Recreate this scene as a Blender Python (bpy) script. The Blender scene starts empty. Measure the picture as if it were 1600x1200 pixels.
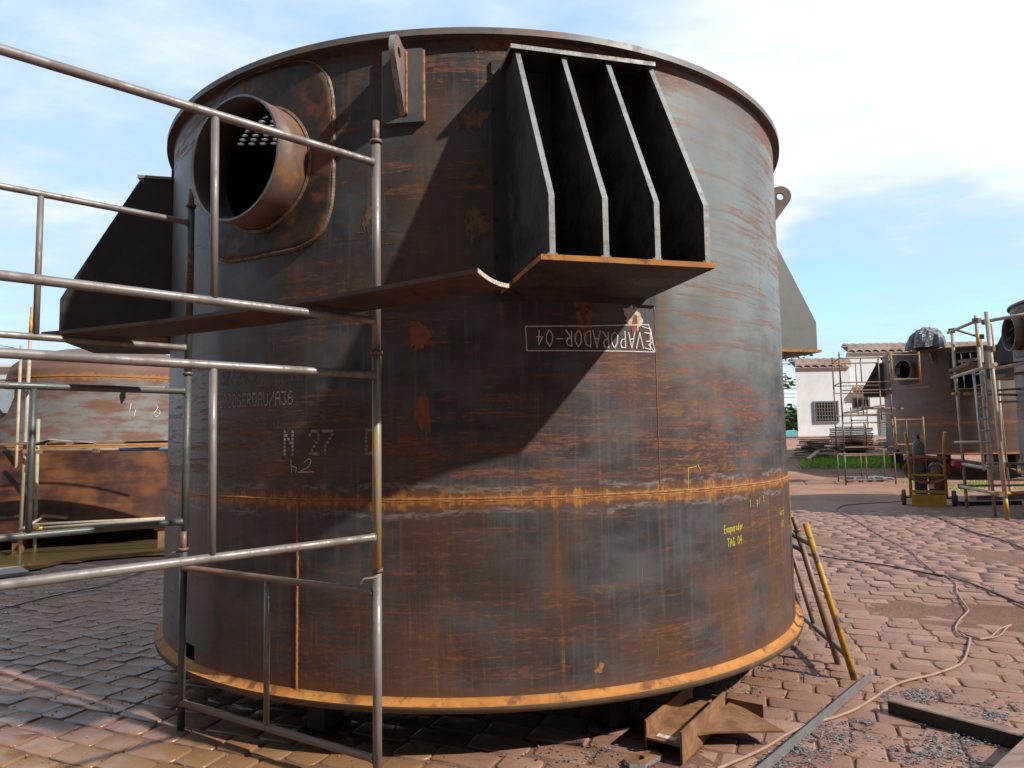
import bpy, math, random
from mathutils import Vector, Matrix, noise as mnoise
random.seed(7)
PI = math.pi
sc = bpy.context.scene
col = sc.collection

# ------------------------------------------------------------------ camera
FPX, PITCH, ROLL, CAMH = 1083.9, .0785, .0171, 1.6
cam_d = bpy.data.cameras.new("camera"); cam = bpy.data.objects.new("camera", cam_d); col.objects.link(cam)
sc.camera = cam
cam_d.sensor_width = 36; cam_d.lens = FPX / 1600 * 36; cam_d.clip_end = 3000; cam_d.clip_start = .05
cp, sp, cr, sr = math.cos(PITCH), math.sin(PITCH), math.cos(ROLL), math.sin(ROLL)
Xa = Vector((1, 0, 0)); Va = Vector((0, -sp, cp)); Fa = Vector((0, cp, sp))
Ra = Xa * cr - Va * sr; Ua = Xa * sr + Va * cr
M = Matrix.Identity(4)
for i in range(3):
    M[i][0] = Ra[i]; M[i][1] = Ua[i]; M[i][2] = -Fa[i]
M[0][3], M[1][3], M[2][3] = 0, 0, CAMH
cam.matrix_world = M
EYE = Vector((0, 0, CAMH))

# ------------------------------------------------------------------ light
SUN_AZ, SUN_EL = 60, 39
sun_d = bpy.data.lights.new("sun", 'SUN'); sun = bpy.data.objects.new("sun", sun_d); col.objects.link(sun)
sun_d.energy = 4.9; sun_d.angle = math.radians(1.1); sun_d.color = (1, .93, .84)
a, e = math.radians(SUN_AZ), math.radians(SUN_EL)
sdir = Vector((math.sin(a) * math.cos(e), -math.cos(a) * math.cos(e), math.sin(e)))
sun.rotation_euler = sdir.to_track_quat('Z', 'Y').to_euler()
sun.location = (10, -6, 12)

world = bpy.data.worlds.new("World"); sc.world = world; world.use_nodes = True
wt = world.node_tree; wt.nodes.clear()

class NT:
    """small helper to write node graphs"""
    def __init__(s, tree): s.t = tree; s.n = tree.nodes; s.l = tree.links
    def node(s, typ, **kw):
        n = s.n.new(typ)
        for k, v in kw.items(): setattr(n, k, v)
        return n
    def put(s, sock, v):
        if hasattr(v, 'is_linked') or isinstance(v, bpy.types.NodeSocket): s.l.new(v, sock)
        elif v is not None:
            if isinstance(v, (tuple, list)) and len(v) == 3 and sock.type == 'RGBA': v = (*v, 1)
            sock.default_value = v
    def math(s, op, a, b=0., c=None, clamp=False):
        n = s.node('ShaderNodeMath', operation=op, use_clamp=clamp)
        s.put(n.inputs[0], a); s.put(n.inputs[1], b)
        if c is not None: s.put(n.inputs[2], c)
        return n.outputs[0]
    def add(s, a, b): return s.math('ADD', a, b)
    def mul(s, a, b): return s.math('MULTIPLY', a, b)
    def vmul(s, v, k):
        n = s.node('ShaderNodeVectorMath', operation='MULTIPLY'); s.put(n.inputs[0], v); s.put(n.inputs[1], k); return n.outputs[0]
    def vadd(s, v, k):
        n = s.node('ShaderNodeVectorMath', operation='ADD'); s.put(n.inputs[0], v); s.put(n.inputs[1], k); return n.outputs[0]
    def dot(s, v, k):
        n = s.node('ShaderNodeVectorMath', operation='DOT_PRODUCT'); s.put(n.inputs[0], v); s.put(n.inputs[1], k); return n.outputs['Value']
    def noise(s, v, scale=1., detail=3., rough=.5, dist=0.):
        n = s.node('ShaderNodeTexNoise'); s.put(n.inputs['Vector'], v)
        n.inputs['Scale'].default_value = scale; n.inputs['Detail'].default_value = detail
        n.inputs['Roughness'].default_value = rough; n.inputs['Distortion'].default_value = dist
        return n.outputs['Fac']
    def ramp(s, x, lo, hi, a=0., b=1.):
        n = s.node('ShaderNodeMapRange', interpolation_type='SMOOTHSTEP')
        s.put(n.inputs[0], x); s.put(n.inputs[1], lo); s.put(n.inputs[2], hi); s.put(n.inputs[3], a); s.put(n.inputs[4], b)
        return n.outputs[0]
    def mix(s, f, a, b):
        n = s.node('ShaderNodeMix', data_type='RGBA'); s.put(n.inputs[0], f); s.put(n.inputs[6], a); s.put(n.inputs[7], b); return n.outputs[2]
    def sep(s, v):
        n = s.node('ShaderNodeSeparateXYZ'); s.put(n.inputs[0], v); return n.outputs
    def comb(s, x, y, z=0.):
        n = s.node('ShaderNodeCombineXYZ'); s.put(n.inputs[0], x); s.put(n.inputs[1], y); s.put(n.inputs[2], z); return n.outputs[0]

W = NT(wt)
sky = W.node('ShaderNodeTexSky', sky_type='NISHITA', sun_disc=False)
sky.sun_elevation = math.radians(SUN_EL); sky.sun_rotation = math.radians(180 - SUN_AZ)
sky.air_density = 1.0; sky.dust_density = .6; sky.ozone_density = 1.6
tc = W.node('ShaderNodeTexCoord').outputs['Generated']
sx, sy, sz = W.sep(tc)[:3]
zz = W.math('MAXIMUM', W.add(sz, .10), .03)
pl = W.comb(W.math('DIVIDE', sx, zz), W.math('DIVIDE', sy, zz), 0.)
c1 = W.noise(W.vmul(pl, (1.2, 1.7, 1)), 1.0, 6, .55, .25)
c2 = W.noise(W.vmul(pl, (.35, .5, 1)), 1.0, 3, .5, .2)
c3 = W.noise(W.vmul(tc, (2.2, 2.2, 9)), 1.0, 5, .55, .2)
c4 = W.noise(W.vmul(pl, (6, 8, 1)), 1.0, 4, .6, .3)
def dirpx(px, py):
    U = (px - 800) / FPX; V = (600 - py) / FPX
    return (Fa + Ra * U + Ua * V)
def blob(px, py, wid):
    d = dirpx(px, py).normalized()
    return W.ramp(W.dot(tc, tuple(d)), math.cos(wid), 1.0)
bright = W.add(blob(1430, 130, .42), W.mul(blob(1500, 545, .3), .3))
cover = W.add(W.add(W.mul(c1, .42), W.mul(c2, .25)), W.mul(c3, .40))
cover = W.add(cover, W.mul(bright, .20))
cover = W.add(cover, W.mul(c4, .16))
cover = W.add(cover, W.mul(blob(1400, 440, .20), -.27))
cover = W.add(cover, W.mul(blob(1290, 425, .09), -.08))
lowband = W.ramp(sz, .16, .0, 0, .10)
cover = W.add(cover, lowband)
mask = W.ramp(cover, .40, .68)
skyc = W.vmul(sky.outputs[0], (.115, .122, .128))
skyc = W.vadd(skyc, (.16, .30, .43))
cloudc = W.mix(W.ramp(cover, .58, .84), (.52, .66, .84), (.86, .92, .95))
cfin = W.mix(W.mul(mask, .97), skyc, cloudc)
# sky dimmed behind the camera, an added darkening that cuts fill on the vessel
dark = W.ramp(W.add(sy, W.mul(sz, .55)), .22, -.22, 1.08, .10)
cfin = W.vmul(cfin, W.comb(dark, dark, dark))
bg = W.node('ShaderNodeBackground'); W.put(bg.inputs[0], cfin); bg.inputs[1].default_value = 1.0
wo = W.node('ShaderNodeOutputWorld'); W.l.new(bg.outputs[0], wo.inputs[0])

sc.view_settings.view_transform = 'Standard'; sc.view_settings.look = 'None'
sc.view_settings.exposure = 0.18; sc.view_settings.gamma = 1
sc.render.engine = 'CYCLES'

# ------------------------------------------------------------------ geometry helpers
CX, CY, R = -.259, 6.0, 2.433
def ray(px, py): return dirpx(px, py)
def ground(px, py, z=0.):
    d = ray(px, py); return EYE + d * ((z - CAMH) / d.z)
def at(px, py, Y):
    d = ray(px, py); return EYE + d * (Y / d.y)
def cyl(px, py, rad=R):
    """pixel -> azimuth (deg) and height on the big vessel"""
    d = ray(px, py); A = d.x ** 2 + d.y ** 2; B = -(d.x * CX + d.y * CY); c = CX * CX + CY * CY - rad * rad
    t = (-B - math.sqrt(max(B * B - A * c, 0))) / A
    P = EYE + d * t
    return math.degrees(math.atan2(P.x - CX, -(P.y - CY))), P.z

class MB:
    """collects vertices and faces of one mesh"""
    def __init__(s): s.v = []; s.f = []; s.m = []; s.sm = []
    def addv(s, pts):
        b = len(s.v); s.v += [tuple(p) for p in pts]; return b
    def face(s, idx, m=0, smooth=False): s.f.append(tuple(idx)); s.m.append(m); s.sm.append(smooth)
    def box(s, c, sz, mat=None, m=0):
        x, y, z = sz[0] / 2, sz[1] / 2, sz[2] / 2
        P = [Vector((i * x, j * y, k * z)) for k in (-1, 1) for j in (-1, 1) for i in (-1, 1)]
        if mat is not None: P = [mat @ p for p in P]
        b = s.addv([p + Vector(c) for p in P])
        for q in ((0, 2, 3, 1), (4, 5, 7, 6), (0, 1, 5, 4), (2, 6, 7, 3), (0, 4, 6, 2), (1, 3, 7, 5)): s.face([b + i for i in q], m)
        return s
    def prism(s, poly, fn, t0, t1, m=0, me=None, me_idx=None):
        """poly of (a,b); fn(a,b,t)->point; extruded from t0 to t1"""
        n = len(poly); b = s.addv([fn(p[0], p[1], t0) for p in poly] + [fn(p[0], p[1], t1) for p in poly])
        s.face([b + i for i in range(n)][::-1], m); s.face([b + n + i for i in range(n)], m)
        for i in range(n):
            j = (i + 1) % n
            mm = m if me is None else (me if (me_idx is None or i in me_idx) else m)
            s.face([b + i, b + j, b + n + j, b + n + i], mm)
        return s
    def tube(s, pts, r, n=10, m=0, cap=True, rads=None):
        pts = [Vector(p) for p in pts]; rings = []; prev = None
        for i, p in enumerate(pts):
            d = (pts[min(i + 1, len(pts) - 1)] - pts[max(i - 1, 0)]).normalized()
            if prev is None:
                ref = Vector((0, 0, 1)) if abs(d.z) < .9 else Vector((1, 0, 0))
                x = d.cross(ref).normalized()
            else:
                x = (prev - d * prev.dot(d)).normalized()
            prev = x; y = d.cross(x)
            rr = rads[i] if rads else r
            rings.append(s.addv([p + (x * math.cos(2 * PI * k / n) + y * math.sin(2 * PI * k / n)) * rr for k in range(n)]))
        for a_, b_ in zip(rings, rings[1:]):
            for k in range(n): s.face((a_ + k, a_ + (k + 1) % n, b_ + (k + 1) % n, b_ + k), m, True)
        if cap:
            s.face([rings[0] + k for k in range(n)][::-1], m); s.face([rings[-1] + k for k in range(n)], m)
        return s
    def pipe(s, p0, p1, ro, ri, n=28, m=0):
        """hollow cylinder"""
        p0 = Vector(p0); p1 = Vector(p1); d = (p1 - p0).normalized()
        ref = Vector((0, 0, 1)) if abs(d.z) < .9 else Vector((1, 0, 0)); x = d.cross(ref).normalized(); y = d.cross(x)
        def ring(c, r): return s.addv([c + (x * math.cos(2 * PI * k / n) + y * math.sin(2 * PI * k / n)) * r for k in range(n)])
        A, B, C_, D = ring(p0, ro), ring(p1, ro), ring(p1, ri), ring(p0, ri)
        for P_, Q_, sm in ((A, B, True), (B, C_, False), (C_, D, True), (D, A, False)):
            for k in range(n): s.face((P_ + k, P_ + (k + 1) % n, Q_ + (k + 1) % n, Q_ + k), m, sm)
        return s
    def lathe(s, prof, c=(0, 0), n=96, m=0, smooth=True, closed=False):
        rings = [s.addv([(c[0] + r * math.sin(2 * PI * k / n), c[1] - r * math.cos(2 * PI * k / n), z) for k in range(n)]) for r, z in prof]
        pr = list(zip(rings, rings[1:])) + ([(rings[-1], rings[0])] if closed else [])
        for a_, b_ in pr:
            for k in range(n): s.face((a_ + k, a_ + (k + 1) % n, b_ + (k + 1) % n, b_ + k), m, smooth)
        return s
    def build(s, name, mats, parent=None, loc=(0, 0, 0)):
        me = bpy.data.meshes.new(name); me.from_pydata(s.v, [], s.f)
        if not isinstance(mats, (list, tuple)): mats = [mats]
        for m in mats: me.materials.append(m)
        me.polygons.foreach_set('material_index', s.m)
        me.polygons.foreach_set('use_smooth', s.sm); me.update()
        o = bpy.data.objects.new(name, me); col.objects.link(o); o.location = loc
        if parent: o.parent = parent
        return o

def tag(o, label=None, cat=None, group=None, kind=None):
    if label: o['label'] = label
    if cat: o['category'] = cat
    if group: o['group'] = group
    if kind: o['kind'] = kind
    return o
def thing(name, label, cat, loc=(0, 0, 0), group=None, rz=0.):
    o = bpy.data.objects.new(name, None); col.objects.link(o); o.location = loc; o.rotation_euler = (0, 0, rz)
    o.empty_display_size = .2
    return tag(o, label, cat, group)
def copy_tree(o, parent=None, skip=()):
    c = o.copy(); col.objects.link(c); c.parent = parent
    for ch in [x for x in bpy.data.objects if x.parent == o]:
        if ch.name.split('.')[0] in skip: continue
        copy_tree(ch, c, skip)
    return c
def rot2(vx, vy, a): return vx * math.cos(a) - vy * math.sin(a), vx * math.sin(a) + vy * math.cos(a)

# ------------------------------------------------------------------ materials
def mat(name):
    m = bpy.data.materials.new(name); m.use_nodes = True; m.node_tree.nodes.clear()
    N = NT(m.node_tree); b = N.node('ShaderNodeBsdfPrincipled'); o = N.node('ShaderNodeOutputMaterial')
    N.l.new(b.outputs[0], o.inputs[0]); N.b = b
    return m, N
def setp(N, colr, rough=.6, metal=0., spec=None, bump=None, bs=.3, bd=.01):
    N.put(N.b.inputs['Base Color'], colr); N.put(N.b.inputs['Roughness'], rough); N.put(N.b.inputs['Metallic'], metal)
    if spec is not None: N.b.inputs['Specular IOR Level'].default_value = spec
    if bump is not None:
        n = N.node('ShaderNodeBump'); n.inputs['Strength'].default_value = bs; n.inputs['Distance'].default_value = bd
        N.put(n.inputs['Height'], bump); N.l.new(n.outputs[0], N.b.inputs['Normal'])
def objc(N): return N.node('ShaderNodeTexCoord').outputs['Object']
def geoc(N): return N.node('ShaderNodeNewGeometry').outputs['Position']

def mottled(name, c1, c2, scale=6., rough=(.5, .8), metal=0., c3=None, f3=(.62, .7), stretch=(1, 1, 1), spec=None, bs=.25, bd=.004, lo=.42, hi=.6):
    m, N = mat(name); P = N.vmul(objc(N), stretch)
    a_ = N.noise(P, scale, 6, .6); b_ = N.noise(P, scale * 4.3, 5, .65)
    f = N.ramp(N.add(N.mul(a_, .65), N.mul(b_, .35)), lo, hi)
    c = N.mix(f, c1, c2)
    if c3:
        g = N.noise(N.vadd(P, (7, 3, 1)), scale * 1.7, 6, .65)
        c = N.mix(N.ramp(g, *f3), c, c3)
    setp(N, c, N.ramp(f, 0, 1, rough[0], rough[1]), metal, spec, N.add(a_, N.mul(b_, .5)), bs, bd)
    return m

def shell_material(name="mill_scale_shell", aged=False):
    m, N = mat(name)
    x, y, z = N.sep(objc(N))[:3]
    u = N.mul(N.math('ARCTAN2', x, N.mul(y, -1.)), R)
    P = N.comb(u, z)
    S = lambda a_, b_: N.vmul(P, (a_, b_, 1))
    big = N.noise(S(1.0, 1.6), 1, 3, .5)
    mid = N.noise(N.vadd(S(3.0, 5), (9, 2, 0)), 1, 5, .6)
    streak = N.noise(S(1.9, 34), 1, 8, .76, .12)
    streak2 = N.noise(N.vadd(S(.7, 10), (3, 5, 0)), 1, 6, .66)
    fine = N.noise(S(70, 110), 1, 4, .7)
    crack = N.noise(S(15, 62), 1, 6, .78, .25)
    drip = N.noise(S(11, .6), 1, 5, .65)
    drip2 = N.noise(N.vadd(S(34, 1.2), (4, 0, 0)), 1, 4, .6)
    steel = N.mix(N.ramp(mid, .3, .72), (.026, .026, .029), (.082, .081, .084))
    steel = N.mix(N.mul(N.ramp(drip2, .5, .66), .30), steel, (.125, .125, .12))
    steel = N.mix(N.mul(N.ramp(big, .42, .60), .75), steel, (.056, .034, .024))
    stain = N.noise(N.vadd(S(1.5, .85), (12, 4, 0)), 1, 7, .66, .5)
    steel = N.mix(N.mul(N.ramp(stain, .46, .66), .62), steel, N.mix(crack, (.070, .032, .017), (.165, .075, .030)))
    pr = N.mul(N.ramp(N.add(u, N.mul(big, .25)), 1.15, 1.45), N.ramp(N.add(z, N.mul(mid, .9)), 1.9, 3.1))  # pale sheen of the lit upper right, put into the plate colour
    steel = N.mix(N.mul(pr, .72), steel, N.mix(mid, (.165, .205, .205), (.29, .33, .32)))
    ub = N.mul(N.ramp(z, 2.3, 3.2), N.ramp(N.noise(S(1.6, 1.2), 1, 4, .6), .45, .6))
    steel = N.mix(N.mul(ub, .35), steel, (.085, .105, .115))
    # rust bands of the upper course
    rsum = N.add(N.add(N.mul(streak, .50), N.mul(streak2, .30)), N.add(N.mul(big, .12), N.mul(crack, .30)))
    up = N.ramp(z, 1.30, 1.34)
    near = N.ramp(N.math('ABSOLUTE', N.add(z, -1.42)), .0, .8, .045, 0)
    topz = N.ramp(z, 3.35, 3.7, 0, .07)
    rs = N.add(N.add(N.add(rsum, near), topz), N.mul(pr, .040))
    r_up = N.mul(N.ramp(N.add(rs, N.mul(stain, .10)), .690, .745), N.ramp(N.noise(S(.9, 2.2), 1, 5, .6), .36, .60, .35, 1.))
    r_lo = N.mul(N.ramp(N.add(rsum, N.ramp(z, .9, .35, 0, .02)), .60, .74), .7)
    rm = N.add(N.mul(r_up, up), N.mul(r_lo, N.math('SUBTRACT', 1., up)))
    rustc = N.mix(N.ramp(crack, .4, .62), (.100, .034, .014), (.270, .092, .030))
    rustc = N.mix(N.mul(N.ramp(fine, .45, .7), .5), rustc, (.055, .028, .02))
    c = N.mix(N.mul(rm, .80), steel, rustc)
    # vertical rust runs
    c = N.mix(N.mul(N.mul(N.ramp(drip, .56, .68), N.ramp(streak, .35, .6)), .6), c, (.19, .078, .026))
    runs = N.mul(N.ramp(N.noise(S(17, .45), 1, 6, .72), .56, .66), N.ramp(N.noise(N.vadd(S(.9, 1.3), (5, 5, 0)), 1, 4, .6), .47, .60))
    c = N.mix(N.mul(N.mul(runs, N.ramp(crack, .35, .6)), .75), c, (.27, .115, .028))
    # heat-marked, orange rusted zone around the girth weld
    dz = N.math('ABSOLUTE', N.add(z, -1.29)); below = N.ramp(z, 1.285, 1.295, 1., 0.)
    wid = N.add(N.mul(N.mul(N.ramp(N.noise(S(7, 1.2), 1, 8, .85), .42, .72), N.ramp(N.noise(S(1.1, .2), 1, 3, .6), .35, .6, .25, 1.)), .105), .016)
    wm = N.mul(N.ramp(N.math('SUBTRACT', N.add(dz, N.mul(fine, .03)), wid), -.012, .012, 1, 0), N.ramp(N.add(N.mul(streak, .5), N.mul(mid, .5)), .36, .52))
    wm = N.math('MAXIMUM', wm, N.ramp(N.add(dz, N.mul(N.ramp(drip, .5, .64), -.03)), .012, .030, 1, 0))
    wm2 = N.ramp(N.add(dz, N.mul(mid, .03)), .04, .085, 1, 0)
    edge = N.noise(S(2.3, .2), 1, 5, .7)
    pale_c = N.add(.045, N.mul(N.ramp(edge, .3, .7), .055))
    pale = N.mul(N.ramp(N.math('ABSOLUTE', N.add(N.add(dz, N.mul(fine, .018)), N.mul(pale_c, -1.))), .006, .022, 1, 0), N.ramp(N.noise(N.vadd(S(3, 1), (8, 8, 0)), 1, 4, .6), .42, .56))
    c = N.mix(N.mul(wm2, .60), c, (.145, .060, .026))
    c = N.mix(N.mul(N.mul(pale, N.ramp(crack, .42, .56)), .50), c, (.30, .26, .23))
    c = N.mix(N.mul(wm, .72), c, N.mix(N.ramp(drip2, .4, .6), (.22, .078, .018), (.46, .19, .032)))
    # rust collecting over the base ring
    low = N.mul(N.ramp(N.add(z, N.mul(mid, .06)), .44, .33, 0, 1), 1.)
    c = N.mix(N.mul(low, .6), c, (.14, .06, .025))
    spots = N.ramp(N.noise(S(7, 5), 1, 5, .7), .70, .76)
    c = N.mix(N.mul(spots, .7), c, (.24, .095, .03))
    scr = N.ramp(N.noise(N.vadd(S(60, 3), (2, 7, 0)), 1, 2, .5), .74, .78)
    c = N.mix(N.mul(scr, .22), c, (.34, .34, .33))
    if aged: c = N.mix(.24, c, N.mix(big, (.26, .21, .18), (.30, .14, .08)))
    rough = N.add(N.ramp(rm, 0, 1,   .36, .66), N.mul(N.ramp(fine, .3, .7), .12))
    dent = N.noise(S(1.1, .8), 1, 2, .5)
    setp(N, c, rough, 0., .5, N.add(N.mul(fine, .4), N.add(N.mul(streak, .5), N.add(N.mul(mid, 1.2), N.mul(dent, 5.)))), .30, .004)
    return m
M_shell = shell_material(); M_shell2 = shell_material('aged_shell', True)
M_steel = mottled("dark_plate_steel", (.026, .022, .026), (.052, .038, .033), 5, (.5, .75), spec=.5, c3=(.08, .038, .024), f3=(.58, .75))
M_platelit = mottled("sunlit_grey_plate", (.17, .18, .175), (.12, .12, .115), 4, (.4, .6), spec=.6, c3=(.20, .13, .08), f3=(.60, .74))  # lit copy of the plate steel, sun sheen put into its colour
M_pad = mottled("pad_steel", (.034, .030, .030), (.085, .045, .026), 4, (.45, .7), spec=.4, c3=(.16, .068, .026), f3=(.50, .66))
M_cut = mottled("cut_plate_edge", (.30, .32, .33), (.20, .185, .17), 14, (.4, .6), metal=.2, c3=(.24, .16, .10), f3=(.62, .74))
M_rust = mottled("rusty_plate", (.17, .078, .036), (.27, .135, .06), 9, (.7, .9), c3=(.12, .055, .03), f3=(.58, .72))
M_rusty_edge = mottled("orange_rust_edge", (.36, .135, .028), (.46, .20, .045), 5, (.75, .9), c3=(.17, .065, .022), f3=(.50, .64))
M_rusty_side = mottled("ring_side_rust", (.13, .09, .065), (.18, .11, .055), 12, (.7, .85), c3=(.12, .09, .075), f3=(.55, .70))
M_weld = mottled("weld_metal", (.34, .15, .04), (.21, .09, .03), 30, (.6, .8), bs=.6, bd=.006)
M_weldgrey = mottled("weld_metal_grey", (.22, .17, .12), (.14, .08, .045), 30, (.45, .7), metal=.3, bs=.6, bd=.006)
M_nozzle = mottled("nozzle_pipe_steel", (.13, .085, .07), (.18, .10, .06), 5, (.5, .7), c3=(.26, .12, .04), f3=(.52, .66))
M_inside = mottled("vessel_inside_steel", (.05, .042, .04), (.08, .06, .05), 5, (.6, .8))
M_lug = mottled("eye_plate_steel", (.17, .14, .135), (.25, .18, .14), 9, (.5, .7), c3=(.30, .16, .09), f3=(.6, .74))
M_pipe = mottled("worn_grey_pipe", (.25, .225, .21), (.17, .14, .125), 5, (.42, .66), metal=.3, c3=(.16, .10, .07), f3=(.60, .70), stretch=(1, 1, .5))
M_pipeD = mottled("dark_green_pipe", (.085, .10, .095), (.14, .13, .12), 6, (.4, .6), metal=.35, c3=(.17, .11, .07), f3=(.60, .70))
M_pipeR = mottled("rusty_brown_pipe", (.19, .12, .085), (.24, .16, .12), 7, (.5, .75), metal=.2, c3=(.12, .065, .045), f3=(.60, .72))
M_pipeY = mottled("yellow_worn_pipe", (.52, .30, .025), (.40, .21, .035), 5, (.45, .65), c3=(.17, .095, .05), f3=(.50, .60))
M_p1 = mottled("grey_pipe_with_yellow_wear", (.30, .27, .21), (.50, .31, .04), 4, (.4, .6), metal=.2, lo=.52, hi=.60, c3=(.22, .15, .10), f3=(.62, .72), stretch=(9, 9, .8))
M_pipeG = mottled("pale_dusty_pipe", (.44, .38, .29), (.36, .29, .21), 6, (.55, .7), metal=.1)
M_pipeGr = mottled("faded_green_pipe", (.34, .36, .22), (.28, .30, .20), 6, (.55, .7))
M_yel = mottled("yellow_paint", (.54, .29, .02), (.42, .21, .03), 8, (.45, .6), c3=(.30, .17, .06), f3=(.62, .72))
M_blue = mottled("blue_paint", (.08, .20, .42), (.14, .26, .40), 8, (.5, .6))
M_alu = mottled("ladder_metal", (.42, .43, .44), (.33, .33, .32), 8, (.35, .5), metal=.5)
M_black = mottled("black_steel_and_recess_dark", (.012, .012, .014), (.03, .028, .028), 8, (.45, .6))
M_wood = mottled("grey_brown_board", (.20, .13, .10), (.29, .20, .15), 3, (.75, .9), stretch=(1, 6, 6), c3=(.13, .085, .06), f3=(.55, .7))
M_wood2 = mottled("pale_board", (.36, .30, .25), (.28, .22, .18), 3, (.75, .9), stretch=(1, 6, 6))
M_plank = mottled("dark_plywood", (.055, .026, .02), (.085, .042, .03), 4, (.6, .8), c3=(.07, .035, .03), f3=(.55, .7))
M_dustedge = mottled("pale_sawn_edge", (.62, .56, .48), (.36, .26, .19), 60, (.8, .9))
M_cable = mottled("beige_cable", (.34, .22, .16), (.28, .17, .12), 12, (.6, .7))
M_cableD = mottled("dark_cable", (.07, .05, .05), (.10, .07, .06), 12, (.5, .6))
M_white = mottled("white_wall", (.86, .90, .93), (.78, .83, .87), .8, (.8, .9), bs=.05)
M_tile = mottled("pale_roof_tile", (.50, .42, .36), (.38, .30, .26), 2, (.8, .9))
M_tilec = mottled("clay_roof_tile", (.52, .34, .22), (.38, .24, .16), 6, (.8, .9))
M_glass = mottled("dark_window", (.03, .035, .045), (.10, .05, .055), 2.2, (.15, .25))
M_grey = mottled("grey_metal_door", (.36, .42, .44), (.30, .35, .37), 1.5, (.5, .6))
M_frame = mottled("grey_window_frame", (.20, .23, .28), (.16, .19, .24), 4, (.5, .6))
M_tarp = mottled("grey_tarpaulin", (.10, .115, .14), (.17, .19, .22), 3, (.3, .5), bs=.8, bd=.05)
M_tarpT = mottled("teal_shade_cloth", (.075, .11, .12), (.10, .14, .15), 2, (.8, .9))
M_shed = mottled("pale_shed_sheet", (.60, .66, .64), (.56, .62, .60), .5, (.6, .7))
M_cylG = mottled("gas_cylinder_green", (.075, .085, .07), (.12, .125, .10), 6, (.4, .55))
M_cylB = mottled("gas_cylinder_brown", (.20, .10, .07), (.26, .14, .09), 6, (.4, .55))
M_hose = mottled("red_brown_hose", (.26, .10, .06), (.20, .085, .05), 9, (.6, .7))
M_tyre = mottled("dusty_tyre", (.15, .085, .06), (.11, .065, .05), 9, (.8, .9))
M_red = mottled("red_rag", (.42, .06, .07), (.34, .04, .05), 9, (.8, .9))
M_chalk = mottled("white_chalk", (.75, .72, .68), (.45, .42, .40), 90, (.9, .95), lo=.35, hi=.7)
M_paintY = mottled("yellow_marker", (.62, .62, .05), (.40, .38, .05), 90, (.6, .8), lo=.35, hi=.7)
M_stencil = mottled("pale_stencil_paint", (.40, .38, .32), (.20, .185, .155), 22, (.6, .8), lo=.38, hi=.56)
M_stencil2 = mottled("worn_stencil_paint", (.19, .16, .11), (.085, .07, .055), 60, (.6, .8), lo=.36, hi=.55)
M_primer = mottled("orange_primer", (.24, .09, .04), (.18, .068, .03), 30, (.8, .9))
M_primerB = mottled("ochre_primer", (.20, .105, .05), (.13, .065, .03), 16, (.8, .9), c3=(.07, .045, .035), f3=(.50, .58))
M_slag = mottled("grey_slag", (.15, .155, .17), (.27, .275, .29), 40, (.4, .7), metal=.4)
M_leaf = mottled("leaf_green", (.09, .17, .05), (.15, .23, .07), .9, (.6, .8))
M_leaf2 = mottled("leaf_dark_green", (.06, .12, .04), (.11, .18, .06), .9, (.6, .8))
M_grass = mottled("grass_green", (.28, .50, .07), (.40, .56, .12), 3, (.7, .8))
M_bark = mottled("bark", (.12, .09, .07), (.18, .14, .10), 4, (.9, .95))
M_bank = mottled("red_soil_footing", (.26, .12, .075), (.32, .16, .10), 2, (.9, .95))

# ------------------------------------------------------------------ ground
def sstep(a_, b_, x):
    t = min(max((x - a_) / (b_ - a_), 0), 1); return t * t * (3 - 2 * t)
def zg(x, y):
    return 1.42 * sstep(22.5, 33, y) + (0 if y < 34 else .0)
def soil_z(x, y):
    d = math.hypot(x, y)
    n = mnoise.noise(Vector((x * .45, y * .45, 0))) * .006 + mnoise.noise(Vector((x * 1.9, y * 1.9, 4))) * .004
    base = -.013 if d < 13.5 else -.013 + .016 * sstep(14.5, 18.5, d)
    return zg(x, y) + base + n * (1 if d < 40 else 0)
m_soil, N = mat("red_soil")
P = geoc(N)
n1 = N.noise(P, .5, 5, .6); n2 = N.noise(P, 3.5, 6, .65); n3 = N.noise(P, 28, 5, .7)
c = N.mix(N.ramp(n1, .35, .65), (.27, .140, .095), (.37, .215, .155))
c = N.mix(N.mul(N.ramp(n2, .45, .7), .5), c, (.20, .11, .08))
_x, y_g, _z = N.sep(P)[:3]
c = N.mix(N.ramp(y_g, 17., 8., 0., .68), c, (.115, .058, .042))
c = N.mix(N.mul(N.ramp(n3, .5, .75), .35), c, (.38, .25, .20))
setp(N, c, .93, 0, .2, N.add(N.mul(n2, 1.), N.mul(n3, .5)), .7, .03)
def axis_pts(lo, hi, fine_lo, fine_hi, step):
    v = []; x = fine_lo
    while x <= fine_hi: v.append(x); x += step
    s_ = step; x = fine_hi
    while x < hi: s_ *= 1.35; x += s_; v.append(x)
    s_ = step; x = fine_lo
    while x > lo: s_ *= 1.35; x -= s_; v.insert(0, x)
    return v
xs = axis_pts(-900, 900, -9, 15, .22); ys = axis_pts(-300, 1500, 1, 20, .22)
g = MB(); b0 = g.addv([(x, y, soil_z(x, y)) for y in ys for x in xs]); nx = len(xs)
for j in range(len(ys) - 1):
    for i in range(nx - 1): g.face((b0 + j * nx + i, b0 + j * nx + i + 1, b0 + (j + 1) * nx + i + 1, b0 + (j + 1) * nx + i), 0, True)
tag(g.build('ground', m_soil), 'red soil yard between and beyond the cobbles', kind='structure')

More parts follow.
